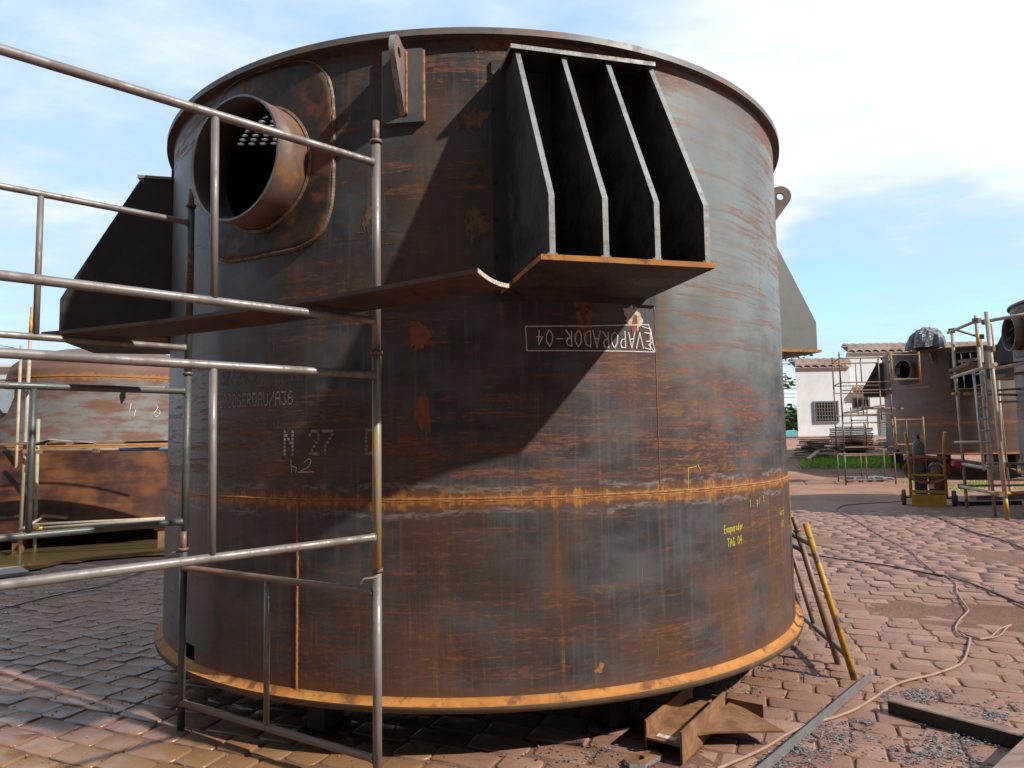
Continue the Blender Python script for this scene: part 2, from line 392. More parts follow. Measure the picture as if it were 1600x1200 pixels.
# cobblestones: individually shaped stones, one structure mesh
m_cob, N = mat("cobblestone")
P = geoc(N)
at_ = N.node('ShaderNodeAttribute', attribute_name='tint'); rnd = at_.outputs['Fac']
n1 = N.noise(P, .7, 4, .6); n2 = N.noise(P, 9, 6, .65); n3 = N.noise(P, 60, 4, .7)
c = N.mix(rnd, (.205, .112, .078), (.345, .205, .150))
c = N.mix(N.mul(N.ramp(n2, .42, .66), .55), c, (.25, .120, .075))
c = N.mix(N.mul(N.ramp(n1, .52, .66), .6), c, (.24, .115, .070))
c = N.mix(N.mul(N.ramp(n3, .55, .75), .3), c, (.13, .085, .065))
ow = N.noise(N.vadd(P, (31, 7, 0)), .55, 3, .5)
px_, py_, _z = N.sep(P)[:3]
wet = N.mul(N.ramp(N.add(px_, N.mul(n1, .8)), .9, -.4), N.ramp(N.add(py_, N.mul(n1, 1.0)), 10.8, 9.0))
wetn = N.mul(N.mul(wet, N.ramp(py_, 7.0, 5.4)), N.ramp(N.add(N.mul(n2, .5), N.mul(n1, .5)), .40, .60))
c = N.mix(N.mul(wetn, .55), c, (.14, .080, .058))
ochre = N.mul(N.ramp(py_, 4.15, 3.75), N.ramp(N.add(px_, N.mul(n1, .6)), .2, -.3))
c = N.mix(N.mul(ochre, .55), c, (.30, .16, .055))
c = N.mix(N.mul(N.ramp(n1, .40, .30), N.mul(N.ramp(px_, 4.0, 2.0), .45)), c, (.31, .20, .10))
rough = N.math('SUBTRACT', N.ramp(n2, .3, .7, .52, .80), N.mul(wet, .36))
n4 = N.noise(P, 22, 6, .75)
c = N.mix(N.mul(N.ramp(n4, .56, .68), .5), c, (.12, .07, .05))
setp(N, c, rough, 0, .5, N.add(N.mul(n2, 1.), N.add(N.mul(n3, .35), N.mul(n4, .6))), .6, .012)
for nd in N.n:
    if nd.type == 'BUMP': N.put(nd.inputs['Strength'], N.ramp(wet, 0, 1, .55, .22))
cob = MB(); tints = []
ca, sa = math.cos(math.radians(-25)), math.sin(math.radians(-25))
RW = .178
for j in range(-34, 122):
    v0 = j * RW; off = random.random() * .3; u = -16 + off
    rowtint = random.uniform(-.12, .12)
    while u < 18:
        L = random.uniform(.19, .36); w_ = RW
        uc, vc = u + L / 2, v0 + RW / 2
        u += L
        bend = .25 * math.sin(uc * .21 + .6) + .10 * math.sin(uc * .9 + j * .11)
        x = uc * ca - (vc + bend) * sa; y = uc * sa + (vc + bend) * ca
        if y < 1.6 or y > 17.5 or x > y * .86 + 1.6 or x < -y * .86 - 1.6: continue
        if math.hypot(x - CX, y - CY) < 1.7: continue
        far = math.hypot(x, y)
        dirt = mnoise.noise(Vector((x * .55 + 3, y * .55, 1)))
        if far > 15 and random.random() < (far - 15) / 4: continue
        if -9 < x < -2.6 and y > 9.6: continue
        sink = -.003 - max(0, dirt - .16) * .05
        if dirt > .42 and random.random() < .4: continue
        gap = random.uniform(.007, .015)
        hu, hv = L / 2 - gap / 2, w_ / 2 - gap / 2 * random.uniform(.9, 1.6)
        th = random.gauss(0, .022) + math.atan(.25 * .21 * math.cos(uc * .21 + .6))
        tx, ty = random.gauss(0, .009), random.gauss(0, .009)
        zc = sink + random.gauss(0, .0028)
        cut = random.uniform(.008, .03)
        base = [(-hu + cut, -hv), (0, -hv), (hu - cut, -hv), (hu, -hv + cut), (hu, hv - cut), (hu - cut, hv), (0, hv), (-hu + cut, hv), (-hu, hv - cut), (-hu, -hv + cut)]
        base = [(p[0] + random.gauss(0, .005), p[1] + random.gauss(0, .005)) for p in base]
        def pl_(p, k, dz):
            a_, b_ = p[0] * k, p[1] * k
            a2, b2 = rot2(a_, b_, th)
            ex = a2 * ca - b2 * sa; ey = a2 * sa + b2 * ca
            return (x + ex, y + ey, zg(x, y) + zc + dz + a_ * tx + b_ * ty)
        n = len(base)
        if far < 9:
            r0 = cob.addv([pl_(p, 1.0, -.05) for p in base]); r1 = cob.addv([pl_(p, .995, -.010) for p in base])
            r2 = cob.addv([pl_(p, .968, -.0025) for p in base]); cc = cob.addv([pl_(p, .90, random.gauss(-.0008, .0007)) for p in base]); ct = cob.addv([pl_((0, 0), 1, random.gauss(-.0008, .0012))])
            rings = (r0, r1, r2, cc)
        else:
            r0 = cob.addv([pl_(p, 1.0, -.04) for p in base]); r2 = cob.addv([pl_(p, .93, -.002) for p in base]); ct = None; rings = (r0, r2)
        for A, B in zip(rings, rings[1:]):
            for k in range(n): cob.face((A + k, A + (k + 1) % n, B + (k + 1) % n, B + k), 0, True)
        if ct is not None:
            for k in range(n): cob.face((cc + k, cc + (k + 1) % n, ct), 0, True)
        else: cob.face([r2 + k for k in range(n)], 0, True)
        tint = min(max(random.gauss(.5, .26) + rowtint, 0), 1)
        if random.random() < .03: tint = 1
        tints += [tint] * (len(cob.v) - len(tints))
co = cob.build('cobblestone_paving', m_cob)
atr = co.data.attributes.new('tint', 'FLOAT', 'POINT'); atr.data.foreach_set('value', tints)
tag(co, 'worn pinkish cobblestone paving of the yard', kind='structure')

# puddle of brown water by the second vessel
m_w, N = mat("muddy_water"); P = geoc(N)
setp(N, N.mix(N.noise(P, 1.2, 3), (.10, .07, .03), (.15, .10, .045)), .06, 0, .5, N.noise(P, 3, 3), .08, .01)
p_ = MB()
edge = [(0, 862), (60, 856), (130, 850), (200, 845), (262, 842), (300, 842), (330, 866), (240, 868), (190, 873), (120, 880), (60, 888), (30, 893), (-30, 890), (-60, 872)]
pts = []
for i in range(len(edge)):
    A, B = edge[i], edge[(i + 1) % len(edge)]
    for t in (0, .33, .66):
        pts.append(ground(A[0] + (B[0] - A[0]) * t, A[1] + (B[1] - A[1]) * t) + Vector((random.gauss(0, .05), random.gauss(0, .06), 0)))
b0 = p_.addv([(p.x, p.y, .012) for p in pts]); p_.face(range(b0, b0 + len(pts)))
tag(p_.build('puddle_water', m_w), 'brown puddle in front of the second vessel', kind='structure')

# ------------------------------------------------------------------ the big vessel (local axes: origin on the ground under its centre)
tank = thing('steel_vessel', 'huge upright cylindrical steel vessel, rust streaked, nearest and filling the middle', 'steel vessel', (CX, CY, 0), 'evaporator vessels')
ZB, ZT, ZW = .26, 3.78, 1.292
def cp_(az, rad, z):
    a_ = math.radians(az); return Vector((rad * math.sin(a_), -rad * math.cos(a_), z))
def lf(az):
    """local frame of an attachment: (outward e measured from shell surface, sideways s, z)"""
    a_ = math.radians(az); n = Vector((math.sin(a_), -math.cos(a_), 0)); t = Vector((math.cos(a_), math.sin(a_), 0))
    return lambda e_, s_, z_: n * (R + e_) + t * s_ + Vector((0, 0, z_))
NZ_AZ, NZ_Z, NZ_R = -28.07, 3.151, .348
# shell with an opening at the nozzle
s_ = MB(); NA = 360; zsl = [ZB + .03 + (ZW - ZB - .03) * i / 16 for i in range(17)]; zsu = [ZW + (ZT - .035 - ZW) * i / 48 for i in range(49)]
def shellpart(zs, rad):
    b0 = s_.addv([cp_(k, rad, z) for z in zs for k in range(NA)])
    for j in range(len(zs) - 1):
        for k in range(NA):
            ok = True
            for kk, zz_ in ((k, zs[j]), (k + 1, zs[j]), (k, zs[j + 1]), (k + 1, zs[j + 1])):
                da = ((kk - NZ_AZ + 180) % 360 - 180); d_ = math.hypot(math.radians(da) * R, zz_ - NZ_Z)
                if d_ < NZ_R + .005: ok = False
            # small square cut-out at the foot
            am = ((k + .5 + 44 + 180) % 360 - 180); zm = (zs[j] + zs[j + 1]) / 2
            if abs(am) < 1.6 and .28 < zm < .385: ok = False
            if ok: s_.face((b0 + j * NA + k, b0 + j * NA + (k + 1) % NA, b0 + (j + 1) * NA + (k + 1) % NA, b0 + (j + 1) * NA + k), 0, True)
shellpart(zsl, R + .009); shellpart(zsu, R)
shellpart(zsl, R - .010); shellpart(zsu, R - .018)
ring0 = s_.addv([cp_(k, R + .009, ZW) for k in range(NA)] + [cp_(k, R, ZW) for k in range(NA)])
for k in range(NA): s_.face((ring0 + k, ring0 + (k + 1) % NA, ring0 + NA + (k + 1) % NA, ring0 + NA + k))
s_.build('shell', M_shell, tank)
rc_ = MB(); fq = lf(-44)
P4 = [(s4, z4) for s4, z4 in ((-.085, .285), (.085, .285), (.085, .40), (-.085, .40))]
bo = rc_.addv([fq(.002, *p) for p in P4] + [fq(-.15, *p) for p in P4])
for q in range(4): rc_.face((bo + q, bo + (q + 1) % 4, bo + 4 + (q + 1) % 4, bo + 4 + q))
rc_.face((bo + 4, bo + 5, bo + 6, bo + 7)); rc_.build('foot_opening_dark_box', M_black, tank)  # box behind the cut-out; the dark interior is put in as black colour
# girth weld and vertical welds
w_ = MB()
for dz_, rr_ in ((-.006, .008), (.006, .007)):
    w_.tube([cp_(k * .75, R + .003 + .0012 * math.sin(k * 1.7) + random.gauss(0, .0006), ZW + dz_ + random.gauss(0, .0007)) for k in range(481)], rr_, 6, cap=False)
w_.build('girth_weld', M_weld, tank)
for az, z0, z1, mm, rr in ((-21.4, .30, ZW - .01, M_weld, .008), (25.7, ZW + .01, 2.32, M_rust, .004), (63.5, .95, ZW - .01, M_weld, .009), (150, .30, ZW, M_weld, .007)):
    MB().tube([cp_(az + random.gauss(0, .02), R + (.008 if z1 < 1.4 else 0), z0 + (z1 - z0) * i / 60) for i in range(61)], rr, 6).build('vertical_weld', mm, tank)
# base ring
b_ = MB()
b_.lathe([(R - .06, ZB), (2.490, ZB), (2.492, ZB + .032)], n=240, m=1, smooth=True)
b_.lathe([(2.492, ZB + .0321), (R + .03, ZB + .034), (R + .0085, ZB + .062), (R + .0085, ZB + .07)], n=240, m=0, smooth=True)
b_.lathe([(R - .06, ZB + .034), (R - .06, ZB)], n=240, m=1)
b_.build('base_ring', [M_rusty_edge, M_rusty_side], tank)
# top rim
r_ = MB()
M_rim = mottled("rim_flange_steel", (.125, .135, .14), (.19, .15, .12), 3.5, (.45, .65), spec=.6, c3=(.24, .135, .08), f3=(.52, .64))
M_rimU = mottled("rim_underside", (.075, .06, .055), (.13, .075, .05), 3.5, (.6, .8))
r_.lathe([(R - .15, ZT - .036), (2.482, ZT - .036)], n=240, m=1); r_.lathe([(2.4825, ZT - .036), (2.4825, ZT)], n=240, m=0)
r_.lathe([(2.482, ZT), (R - .15, ZT)], n=240, m=0, smooth=False); r_.lathe([(R - .15, ZT), (R - .15, ZT - .036)], n=240, m=1)
r_.build('top_rim', [M_rim, M_rimU], tank)
# perforated top plate seen through the nozzle
t_ = MB(); pit = .078; zt_, zb_ = ZT - .040, ZT - .062
for j in range(-38, 39):
    for i in range(-38, 39):
        x = i * pit + (j % 2) * pit / 2; y = j * pit * .8660; rr = math.hypot(x, y)
        if rr > R - .04: continue
        hx = [(x + pit / math.sqrt(3) * math.sin(PI / 3 * k), y + pit / math.sqrt(3) * math.cos(PI / 3 * k)) for k in range(6)]
        hole = 1.72 < rr < 2.37 and y < -1.2 and x < -.6
        if not hole:
            b0 = t_.addv([(p[0], p[1], zb_) for p in hx]); t_.face(range(b0, b0 + 6)); b0 = t_.addv([(p[0], p[1], zt_) for p in hx]); t_.face(range(b0, b0 + 6))
        else:
            n = 12; out = []
            for k in range(12):
                a_ = 2 * PI * k / 12
                out.append(hx[k // 2] if k % 2 == 0 else ((hx[k // 2][0] + hx[(k // 2 + 1) % 6][0]) / 2, (hx[k // 2][1] + hx[(k // 2 + 1) % 6][1]) / 2))
            inn = [(x + .029 * math.sin(2 * PI * k / 12), y + .029 * math.cos(2 * PI * k / 12)) for k in range(12)]
            A = t_.addv([(p[0], p[1], zb_) for p in out]); B = t_.addv([(p[0], p[1], zb_) for p in inn]); C_ = t_.addv([(p[0], p[1], zt_) for p in inn]); D = t_.addv([(p[0], p[1], zt_) for p in out])
            for k in range(12):
                q = (k + 1) % 12
                t_.face((A + k, A + q, B + q, B + k)); t_.face((B + k, B + q, C_ + q, C_ + k), 0, True); t_.face((C_ + k, C_ + q, D + q, D + k))
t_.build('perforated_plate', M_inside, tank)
# inner shell lining course inside the nozzle's view: a central downtake pipe
MB().lathe([(.62, .4), (.62, 3.70)], n=40).build('inner_downtake', M_inside, tank)
# nozzle
def radial_tube(az, z, e0, e1, ro, ri, mb, n=56, m=0, slope=0):
    f = lf(az)
    def ring(e_, r_): return mb.addv([f(e_, r_ * math.cos(2 * PI * k / n), z + r_ * math.sin(2 * PI * k / n)) for k in range(n)])
    A, B, C_, D = ring(e0, ro), ring(e1, ro), ring(e1, ri), ring(e0, ri)
    for P_, Q_, sm, mm in ((A, B, True, 0), (B, C_, False, 1), (C_, D, True, 2), (D, A, False, 2)):
        for k in range(n): mb.face((P_ + k, P_ + (k + 1) % n, Q_ + (k + 1) % n, Q_ + k), mm, sm)
nz = MB(); radial_tube(NZ_AZ, NZ_Z, -.03, .21, NZ_R, NZ_R - .012, nz)
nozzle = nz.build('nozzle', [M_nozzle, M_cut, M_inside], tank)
w_ = MB(); f = lf(NZ_AZ)
for rr_, de in ((NZ_R + .006, .020), (NZ_R + .012, .016)):
    pts = []
    for k in range(97):
        a_ = 2 * PI * k / 96; s2 = rr_ * math.cos(a_); ee = math.sqrt(R * R - s2 * s2) - R + de
        pts.append(f(ee, s2, NZ_Z + rr_ * math.sin(a_)))
    w_.tube(pts, .007, 6, cap=False)
w_.build('nozzle_weld', M_weldgrey, nozzle)
# reinforcing pad (rounded square) around the nozzle
pad = MB(); n = 96; padc = 3.195; hw, hh, rc = .492, .54, .30
outl = []
for k in range(n):
    a_ = 2 * PI * k / n; c_, s2 = math.cos(a_), math.sin(a_)
    # superellipse-like rounded rectangle
    q = 4.2; rr = 1 / ((abs(c_) / hw) ** q + (abs(s2) / hh) ** q) ** (1 / q)
    outl.append((rr * c_, rr * s2 + padc - NZ_Z))
rings = []
for t in (0, .12, .3, .5, .7, .85, 1.0):
    pts = []
    for k in range(n):
        a_ = 2 * PI * k / n; i0 = ((NZ_R - .004) * math.cos(a_), (NZ_R - .004) * math.sin(a_)); o0 = outl[k]
        u_, v_ = i0[0] + (o0[0] - i0[0]) * t, i0[1] + (o0[1] - i0[1]) * t
        pts.append(cp_(NZ_AZ + math.degrees(u_ / R), R + .016, NZ_Z + v_))
    rings.append(pad.addv(pts))
rings.append(pad.addv([cp_(NZ_AZ + math.degrees(outl[k][0] / R), R - .002, NZ_Z + outl[k][1]) for k in range(n)]))
for A, B in zip(rings, rings[1:]):
    for k in range(n): pad.face((A + k, A + (k + 1) % n, B + (k + 1) % n, B + k), 0, A != rings[-2])
padding = pad.build('reinforcing_pad', M_pad, tank)
w_ = MB()
for off, hh_ in ((.004, .010), (.012, .004)):
    w_.tube([cp_(NZ_AZ + math.degrees((outl[k % n][0] * (1 + off)) / R), R + hh_ + random.gauss(0, .0008), NZ_Z + outl[k % n][1] * (1 + off)) for k in range(n + 1)], .0075, 6, cap=False)
w_.build('pad_weld', M_weldgrey, padding)
# brackets: four, each box of ribs
BR_Z, BR_ZT, BR_ZK = 2.373, 3.556, 2.638
def curved_plate(mb, az0, az1, z0, z1, r0, r1, n=12, m=0):
    A = [mb.addv([cp_(az0 + (az1 - az0) * i / n, rr, zz_) for i in range(n + 1)]) for rr, zz_ in ((r1, z0), (r1, z1), (r0, z1), (r0, z0))]
    for q in range(4):
        P_, Q_ = A[q], A[(q + 1) % 4]
        for i in range(n): mb.face((P_ + i, P_ + i + 1, Q_ + i + 1, Q_ + i), m)
    mb.face((A[0], A[1], A[2], A[3]), m); mb.face((A[0] + n, A[3] + n, A[2] + n, A[1] + n), m)
def back_e(s_, pad_=.016): return math.sqrt((R + pad_) ** 2 - s_ * s_) - R
def bracket(az):
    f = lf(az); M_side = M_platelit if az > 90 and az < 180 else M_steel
    bk = MB(); curved_plate(bk, az - 10.4, az + 11.1, 2.318, 3.62, R - .002, R + .016)
    root = bk.build('support_bracket', M_steel, tank)
    for s2 in (-.43, .445):
        for k in range(7):
            if abs(az - 14.55) > 1 or (s2 > 0 and k > 0): continue
            zz_ = 2.345 + k * .2
            c0 = f(back_e(s2) + .0005, s2, zz_); c1 = f(back_e(s2) + .0025, s2, zz_)
            MB().tube([c0, c1], .011, 10).build('bolt_hole', M_black, root)
    def plate(name, z0, th, hw_, e_out, mats):
        m_ = MB(); ns = 10; top = []; 
        ss = [-hw_ + 2 * hw_ * i / ns for i in range(ns + 1)]
        poly = [(e_out, -hw_), (e_out, hw_)] + [(back_e(s2), s2) for s2 in ss[::-1]]
        m_.prism(poly, lambda a_, b_, t: f(a_, b_, t), z0, z0 + th, 0, 1, {0, 1, len(poly) - 1})
        return m_.build(name, mats, root)
    plate('bottom_plate', BR_Z - .024, .024, .41, .70, [M_steel, M_rusty_edge])
    plate('top_plate', BR_ZT, .022, .396, .215, [M_steel, M_cut])
    for k in range(4):
        s2 = .012 + .734 * (k / 3 - .5); eb = back_e(s2 + .013)
        poly = [(eb, BR_Z + .001), (.69, BR_Z + .001), (.69, BR_ZK), (.19, BR_ZT - .001), (eb, BR_ZT - .001)]
        MB().prism(poly, lambda a_, b_, t: f(a_, t, b_), s2 - .013, s2 + .013, 0, 1, {1, 2}).build('rib', [M_side, M_cut], root)
        if abs(az - 14.55) < 1:
            for sd in (-.016, .016): MB().tube([f(eb + (.69 - eb) * i / 30, s2 + sd + random.gauss(0, .0008), BR_Z + .004) for i in range(31)], .008, 6).build('rib_weld', M_weld, root)
    return root
for az in (14.55, -75.4, 104.6, 194.6): bracket(az)
# lifting lugs on their pads
def lug(az):
    f = lf(az); m_ = MB(); curved_plate(m_, az - 2.55, az + 2.55, 3.28, 3.684, R - .002, R + .030, 4)
    root = m_.build('lug_pad', M_pad if az != -6.95 else M_lugpad, tank)
    ec, zc, rr = .135, 3.60, .088
    out = [(.028, 3.315)]
    for k in range(17):
        a_ = math.radians(-35 + 150 * k / 16); out.append((ec + rr * math.cos(a_), zc + rr * math.sin(a_)))
    out.append((.028, 3.680))
    m_ = MB(); hole = [(ec + .030 * math.cos(2 * PI * k / 20), zc + .030 * math.sin(2 * PI * k / 20)) for k in range(20)]
    # faces with the eye cut out: angular fan between outline and hole
    def angf(p): return math.atan2(p[1] - zc, p[0] - ec)
    dense = []
    for i in range(len(out)):
        A, B = out[i], out[(i + 1) % len(out)]
        for t in (0, .25, .5, .75): dense.append((A[0] + (B[0] - A[0]) * t, A[1] + (B[1] - A[1]) * t))
    nn = len(dense); inner = [(ec + .030 * math.cos(angf(p)), zc + .030 * math.sin(angf(p))) for p in dense]
    th = .015
    O0 = m_.addv([f(p[0], -th, p[1]) for p in dense]); I0 = m_.addv([f(p[0], -th, p[1]) for p in inner])
    O1 = m_.addv([f(p[0], th, p[1]) for p in dense]); I1 = m_.addv([f(p[0], th, p[1]) for p in inner])
    for k in range(nn):
        q = (k + 1) % nn
        m_.face((O0 + k, O0 + q, I0 + q, I0 + k)); m_.face((O1 + k, O1 + q, I1 + q, I1 + k)); m_.face((O0 + k, O0 + q, O1 + q, O1 + k), 1); m_.face((I0 + k, I0 + q, I1 + q, I1 + k), 0)
    m_.build('eye_plate', [M_lug, M_cut], root)
    for sd in (-.022, .022): MB().tube([f(.031, sd, 3.32 + .35 * i / 20) for i in range(21)], .008, 6).build('lug_weld', M_weld, root)
    for da in (-2.6, 2.6): MB().tube([cp_(az + da, R + .010, 3.285 + .395 * i / 24) for i in range(25)], .010, 6).build('pad_edge_weld', M_weld, root)
M_lugpad = mottled("lug_pad_steel", (.085, .095, .10), (.12, .11, .10), 6, (.45, .65), spec=.5, c3=(.20, .11, .06), f3=(.60, .72))
for az in (-6.95, 84, 174, 264): lug(az)
# short stands under the base ring
for k in range(8):
    a_ = 22 + 45 * k; c0 = cp_(a_, 2.12, .12)
    m_ = MB(); rot = Matrix.Rotation(math.radians(a_), 3, 'Z')
    m_.box(c0, (.12, .16, .225), rot); m_.box(cp_(a_, 2.12, .245), (.20, .22, .024), rot); m_.box(cp_(a_, 2.12, .0), (.20, .22, .02), rot)
    m_.build('stand', M_steel, tank)

# ---- markings on the shell
def wrap_quad(mb, az, z, w, h, lift=.0022):
    """little rectangle on the shell; az in degrees, z centre"""
    a0, a1 = az - math.degrees(w / 2 / R), az + math.degrees(w / 2 / R)
    rr = R + lift + (.009 if z < ZW else 0)
    b0 = mb.addv([cp_(a0, rr, z - h / 2), cp_(a1, rr, z - h / 2), cp_(a1, rr, z + h / 2), cp_(a0, rr, z + h / 2)]); mb.face((b0, b0 + 1, b0 + 2, b0 + 3))
FONT = {'0': "01110100011001110101110011000101110", '1': "00100011000010000100001000010001110", '2': "01110100010000100010001000100011111", '3': "11111000100010000010000011000101110",
 '4': "00010001100101010010111110001000010", '5': "11111100001111000001000011000101110", '6': "00110010001000011110100011000101110", '7': "11111000010001000100010000100001000", '8': "01110100011000101110100011000101110",
 '9': "01110100011000101111000010001001100", 'A': "01110100011000111111100011000110001", 'B': "11110100011000111110100011000111110", 'D': "11110100011000110001100011000111110", 'E': "11111100001000011110100001000011111",
 'F': "11111100001000011110100001000010000", 'G': "01110100011000010111100011000101111", 'I': "01110001000010000100001000010001110", 'L': "10000100001000010000100001000011111", 'N': "10001110011010110011100011000110001",
 'R': "11110100011000111110101001001010001", 'U': "10001100011000110001100011000101110", 'Z': "11111000010001000100010001000011111", '/': "00001000010001000100010001000010000", 'X': "10001100010101000100010101000110001", 'V': "10001100011000110001100010101000100", '-': "00000000000000011111000000000000000"}
def stencil(text, px0, px1, py0, py1, m, fill=(.92, .62), wear=.0):
    a0, z1 = cyl(px0, py0); a1, z0 = cyl(px1, py1); nch = len(text); cw = (a1 - a0) / nch; o = None
    for i, ch in enumerate(text):
        if ch == ' ': continue
        bits = FONT[ch]; mb = MB()
        for r in range(7):
            for c_ in range(5):
                if bits[r * 5 + c_] == '1' and random.random() >= wear:
                    pw = cw * .80 / 5
                    wrap_quad(mb, a0 + cw * i + pw * (c_ + .5), z1 + (z0 - z1) * (r + .5) / 7, math.radians(pw) * R * fill[0], abs(z1 - z0) / 7 * fill[1])
        o = mb.build('stencilled_lettering', m, tank)
    return o
stencil('N 27  D', 444, 594, 672, 711, M_stencil, (1.12, .74))
stencil('3778450 27/18', 345, 476, 581, 594, M_stencil2, wear=.22)
stencil('   12000', 380, 457, 598, 611, M_stencil2, wear=.15)
stencil('1000GERDAU/A36', 343, 460, 618, 632, M_stencil, (1.0, .75), wear=.05)
stencil('IN BRAZIL', 370, 444, 657, 667, M_stencil2, wear=.2)
stencil('- -- -  -- -', 560, 690, 357, 363, M_stencil2, wear=.3); stencil('-- -  - --', 590, 720, 376, 382, M_stencil2, wear=.3)

def ribbon(mb, pts, w):
    """pts: (az,z) polyline drawn as a thin ribbon on the shell"""
    P2 = [(math.radians(p[0]) * R, p[1]) for p in pts]
    for (x0, z0), (x1, z1) in zip(P2, P2[1:]):
        d = math.hypot(x1 - x0, z1 - z0)
        if d < 1e-6: continue
        ns = max(1, int(d / .03)); nx_, nz_ = -(z1 - z0) / d * w / 2, (x1 - x0) / d * w / 2
        ex, ez = (x1 - x0) / d * w * .3, (z1 - z0) / d * w * .3
        for i in range(ns):
            A = (x0 + (x1 - x0) * i / ns, z0 + (z1 - z0) * i / ns); B = (x0 + (x1 - x0) * (i + 1) / ns, z0 + (z1 - z0) * (i + 1) / ns)
            q = [(A[0] + nx_ - ex, A[1] + nz_ - ez), (A[0] - nx_ - ex, A[1] - nz_ - ez), (B[0] - nx_ + ex, B[1] - nz_ + ez), (B[0] + nx_ + ex, B[1] + nz_ + ez)]
            b0 = mb.addv([cp_(math.degrees(p[0] / R), R + .0022 + (.009 if p[1] < ZW else 0), p[1]) for p in q]); mb.face((b0, b0 + 1, b0 + 2, b0 + 3))
STK = {'E': [[(.9, 1), (.1, 1), (.1, 0), (.9, 0)], [(.1, .5), (.7, .5)]], 'V': [[(0, 1), (.45, 0), (.9, 1)]], 'A': [[(0, 0), (.45, 1), (.9, 0)], [(.2, .42), (.75, .42)]], 'P': [[(.15, 0), (.15, 1), (.7, .95), (.8, .7), (.6, .5), (.15, .5)]],
 'O': [[(.45, 1), (.1, .75), (.08, .3), (.4, 0), (.75, .2), (.82, .65), (.55, .98), (.4, 1)]], 'R': [[(.12, 0), (.12, 1), (.65, .95), (.75, .7), (.5, .5), (.15, .5), (.8, 0)]], 'D': [[(.12, 0), (.12, 1), (.6, .85), (.82, .5), (.6, .1), (.12, 0)]],
 '-': [[(.1, .5), (.8, .5)]], '0': [[(.45, 1), (.1, .7), (.1, .3), (.45, 0), (.8, .3), (.8, .7), (.45, 1)]], '4': [[(.6, 1), (.1, .4), (.85, .4)], [(.62, .7), (.55, 0)]],
 'v': [[(0, .6), (.4, 0), (.8, .6)]], 'a': [[(.75, .55), (.3, .6), (.1, .3), (.35, 0), (.7, .2), (.75, .6), (.8, 0)]], 'p': [[(.15, -.4), (.15, .6), (.6, .6), (.75, .3), (.5, .05), (.15, .05)]], 'o': [[(.45, .6), (.1, .35), (.35, 0), (.75, .2), (.7, .5), (.45, .6)]],
 'r': [[(.15, 0), (.15, .6), (.3, .5), (.7, .6)]], 'd': [[(.75, .5), (.3, .6), (.1, .3), (.35, 0), (.75, .15), (.75, 1.05), (.78, 0)]], 'T': [[(0, 1), (.9, 1)], [(.45, 1), (.42, 0)]], 'G': [[(.85, .85), (.45, 1), (.1, .55), (.35, 0), (.8, .1), (.8, .45), (.5, .45)]],
 '1': [[(.2, .8), (.5, 1), (.5, 0)]], '/': [[(.1, 0), (.8, 1)]], 't': [[(.4, 1), (.4, .1), (.7, 0)], [(.1, .65), (.75, .65)]], '5': [[(.8, 1), (.2, 1), (.15, .55), (.6, .6), (.75, .3), (.5, 0), (.1, .1)]], '2': [[(.1, .8), (.4, 1), (.75, .75), (.1, 0), (.85, 0)]], '.': [[(.4, 0), (.45, .08)]], ' ': []}
def hand(mb, text, az0, z0, az1, h, w, flip=False, slant=0.):
    cw = (az1 - az0) / len(text)
    for i, ch in enumerate(text):
        for st in STK[ch]:
            pts = []
            for (x, y) in st:
                x += random.gauss(0, .03); y += random.gauss(0, .03)
                if flip: pts.append((az1 - cw * (i + x * .86), z0 + h - h * y))
                else: pts.append((az0 + cw * (i + x * .86), z0 + h * y + slant * (i + x)))
            ribbon(mb, pts, w)
ch_ = MB()
hand(ch_, 'EVAPORADOR-04', 8.9, 2.080, 25.0, .084, .0060, flip=True)
ribbon(ch_, [(8.0, 2.055), (7.9, 2.183), (16, 2.190), (24.7, 2.213), (25.6, 2.063), (16, 2.058), (8.0, 2.055)], .0055)
ribbon(ch_, [(23.7, 2.20), (25.0, 2.19), (25.3, 2.12), (24.6, 2.10), (25.3, 2.07)], .005)
tag(ch_.build('chalk_writing', M_chalk, tank), 'upside-down white chalk writing EVAPORADOR-04 in a drawn box')
c2_ = MB(); ribbon(c2_, [cyl(456, 738), cyl(455, 718)], .004); ribbon(c2_, [cyl(456, 728), cyl(464, 731), cyl(462, 738)], .004)
ribbon(c2_, [cyl(490, 737), cyl(466, 738)], .005); ribbon(c2_, [cyl(470, 736), cyl(482, 730), cyl(487, 720), cyl(483, 716), cyl(476, 722)], .004)
tag(c2_.build('chalk_writing', M_chalk, tank), 'small upside-down chalk figures under the stencil')
y_ = MB(); hand(y_, 'Evaporador', 36.8, 1.035, 41.3, .042, .004, slant=.0010); hand(y_, 'TAG 04', 37.4, .955, 41.0, .046, .004, slant=.0015)
tag(y_.build('yellow_writing', M_paintY, tank), 'yellow marker writing Evaporador TAG 04')
y_ = MB(); hand(y_, '1. p/ t', 43.3, 1.165, 48.3, .04, .003, slant=.0025); hand(y_, 'Gord', 54.6, 1.07, 57.4, .045, .003); hand(y_, 'R1', 55.4, .99, 57.4, .045, .003)
ribbon(y_, [cyl(1075, 762), cyl(1075, 731), cyl(1088, 729)], .003); ribbon(y_, [cyl(1090, 726), cyl(1094, 734)], .003)
y_.build('yellow_writing', M_paintY, tank)
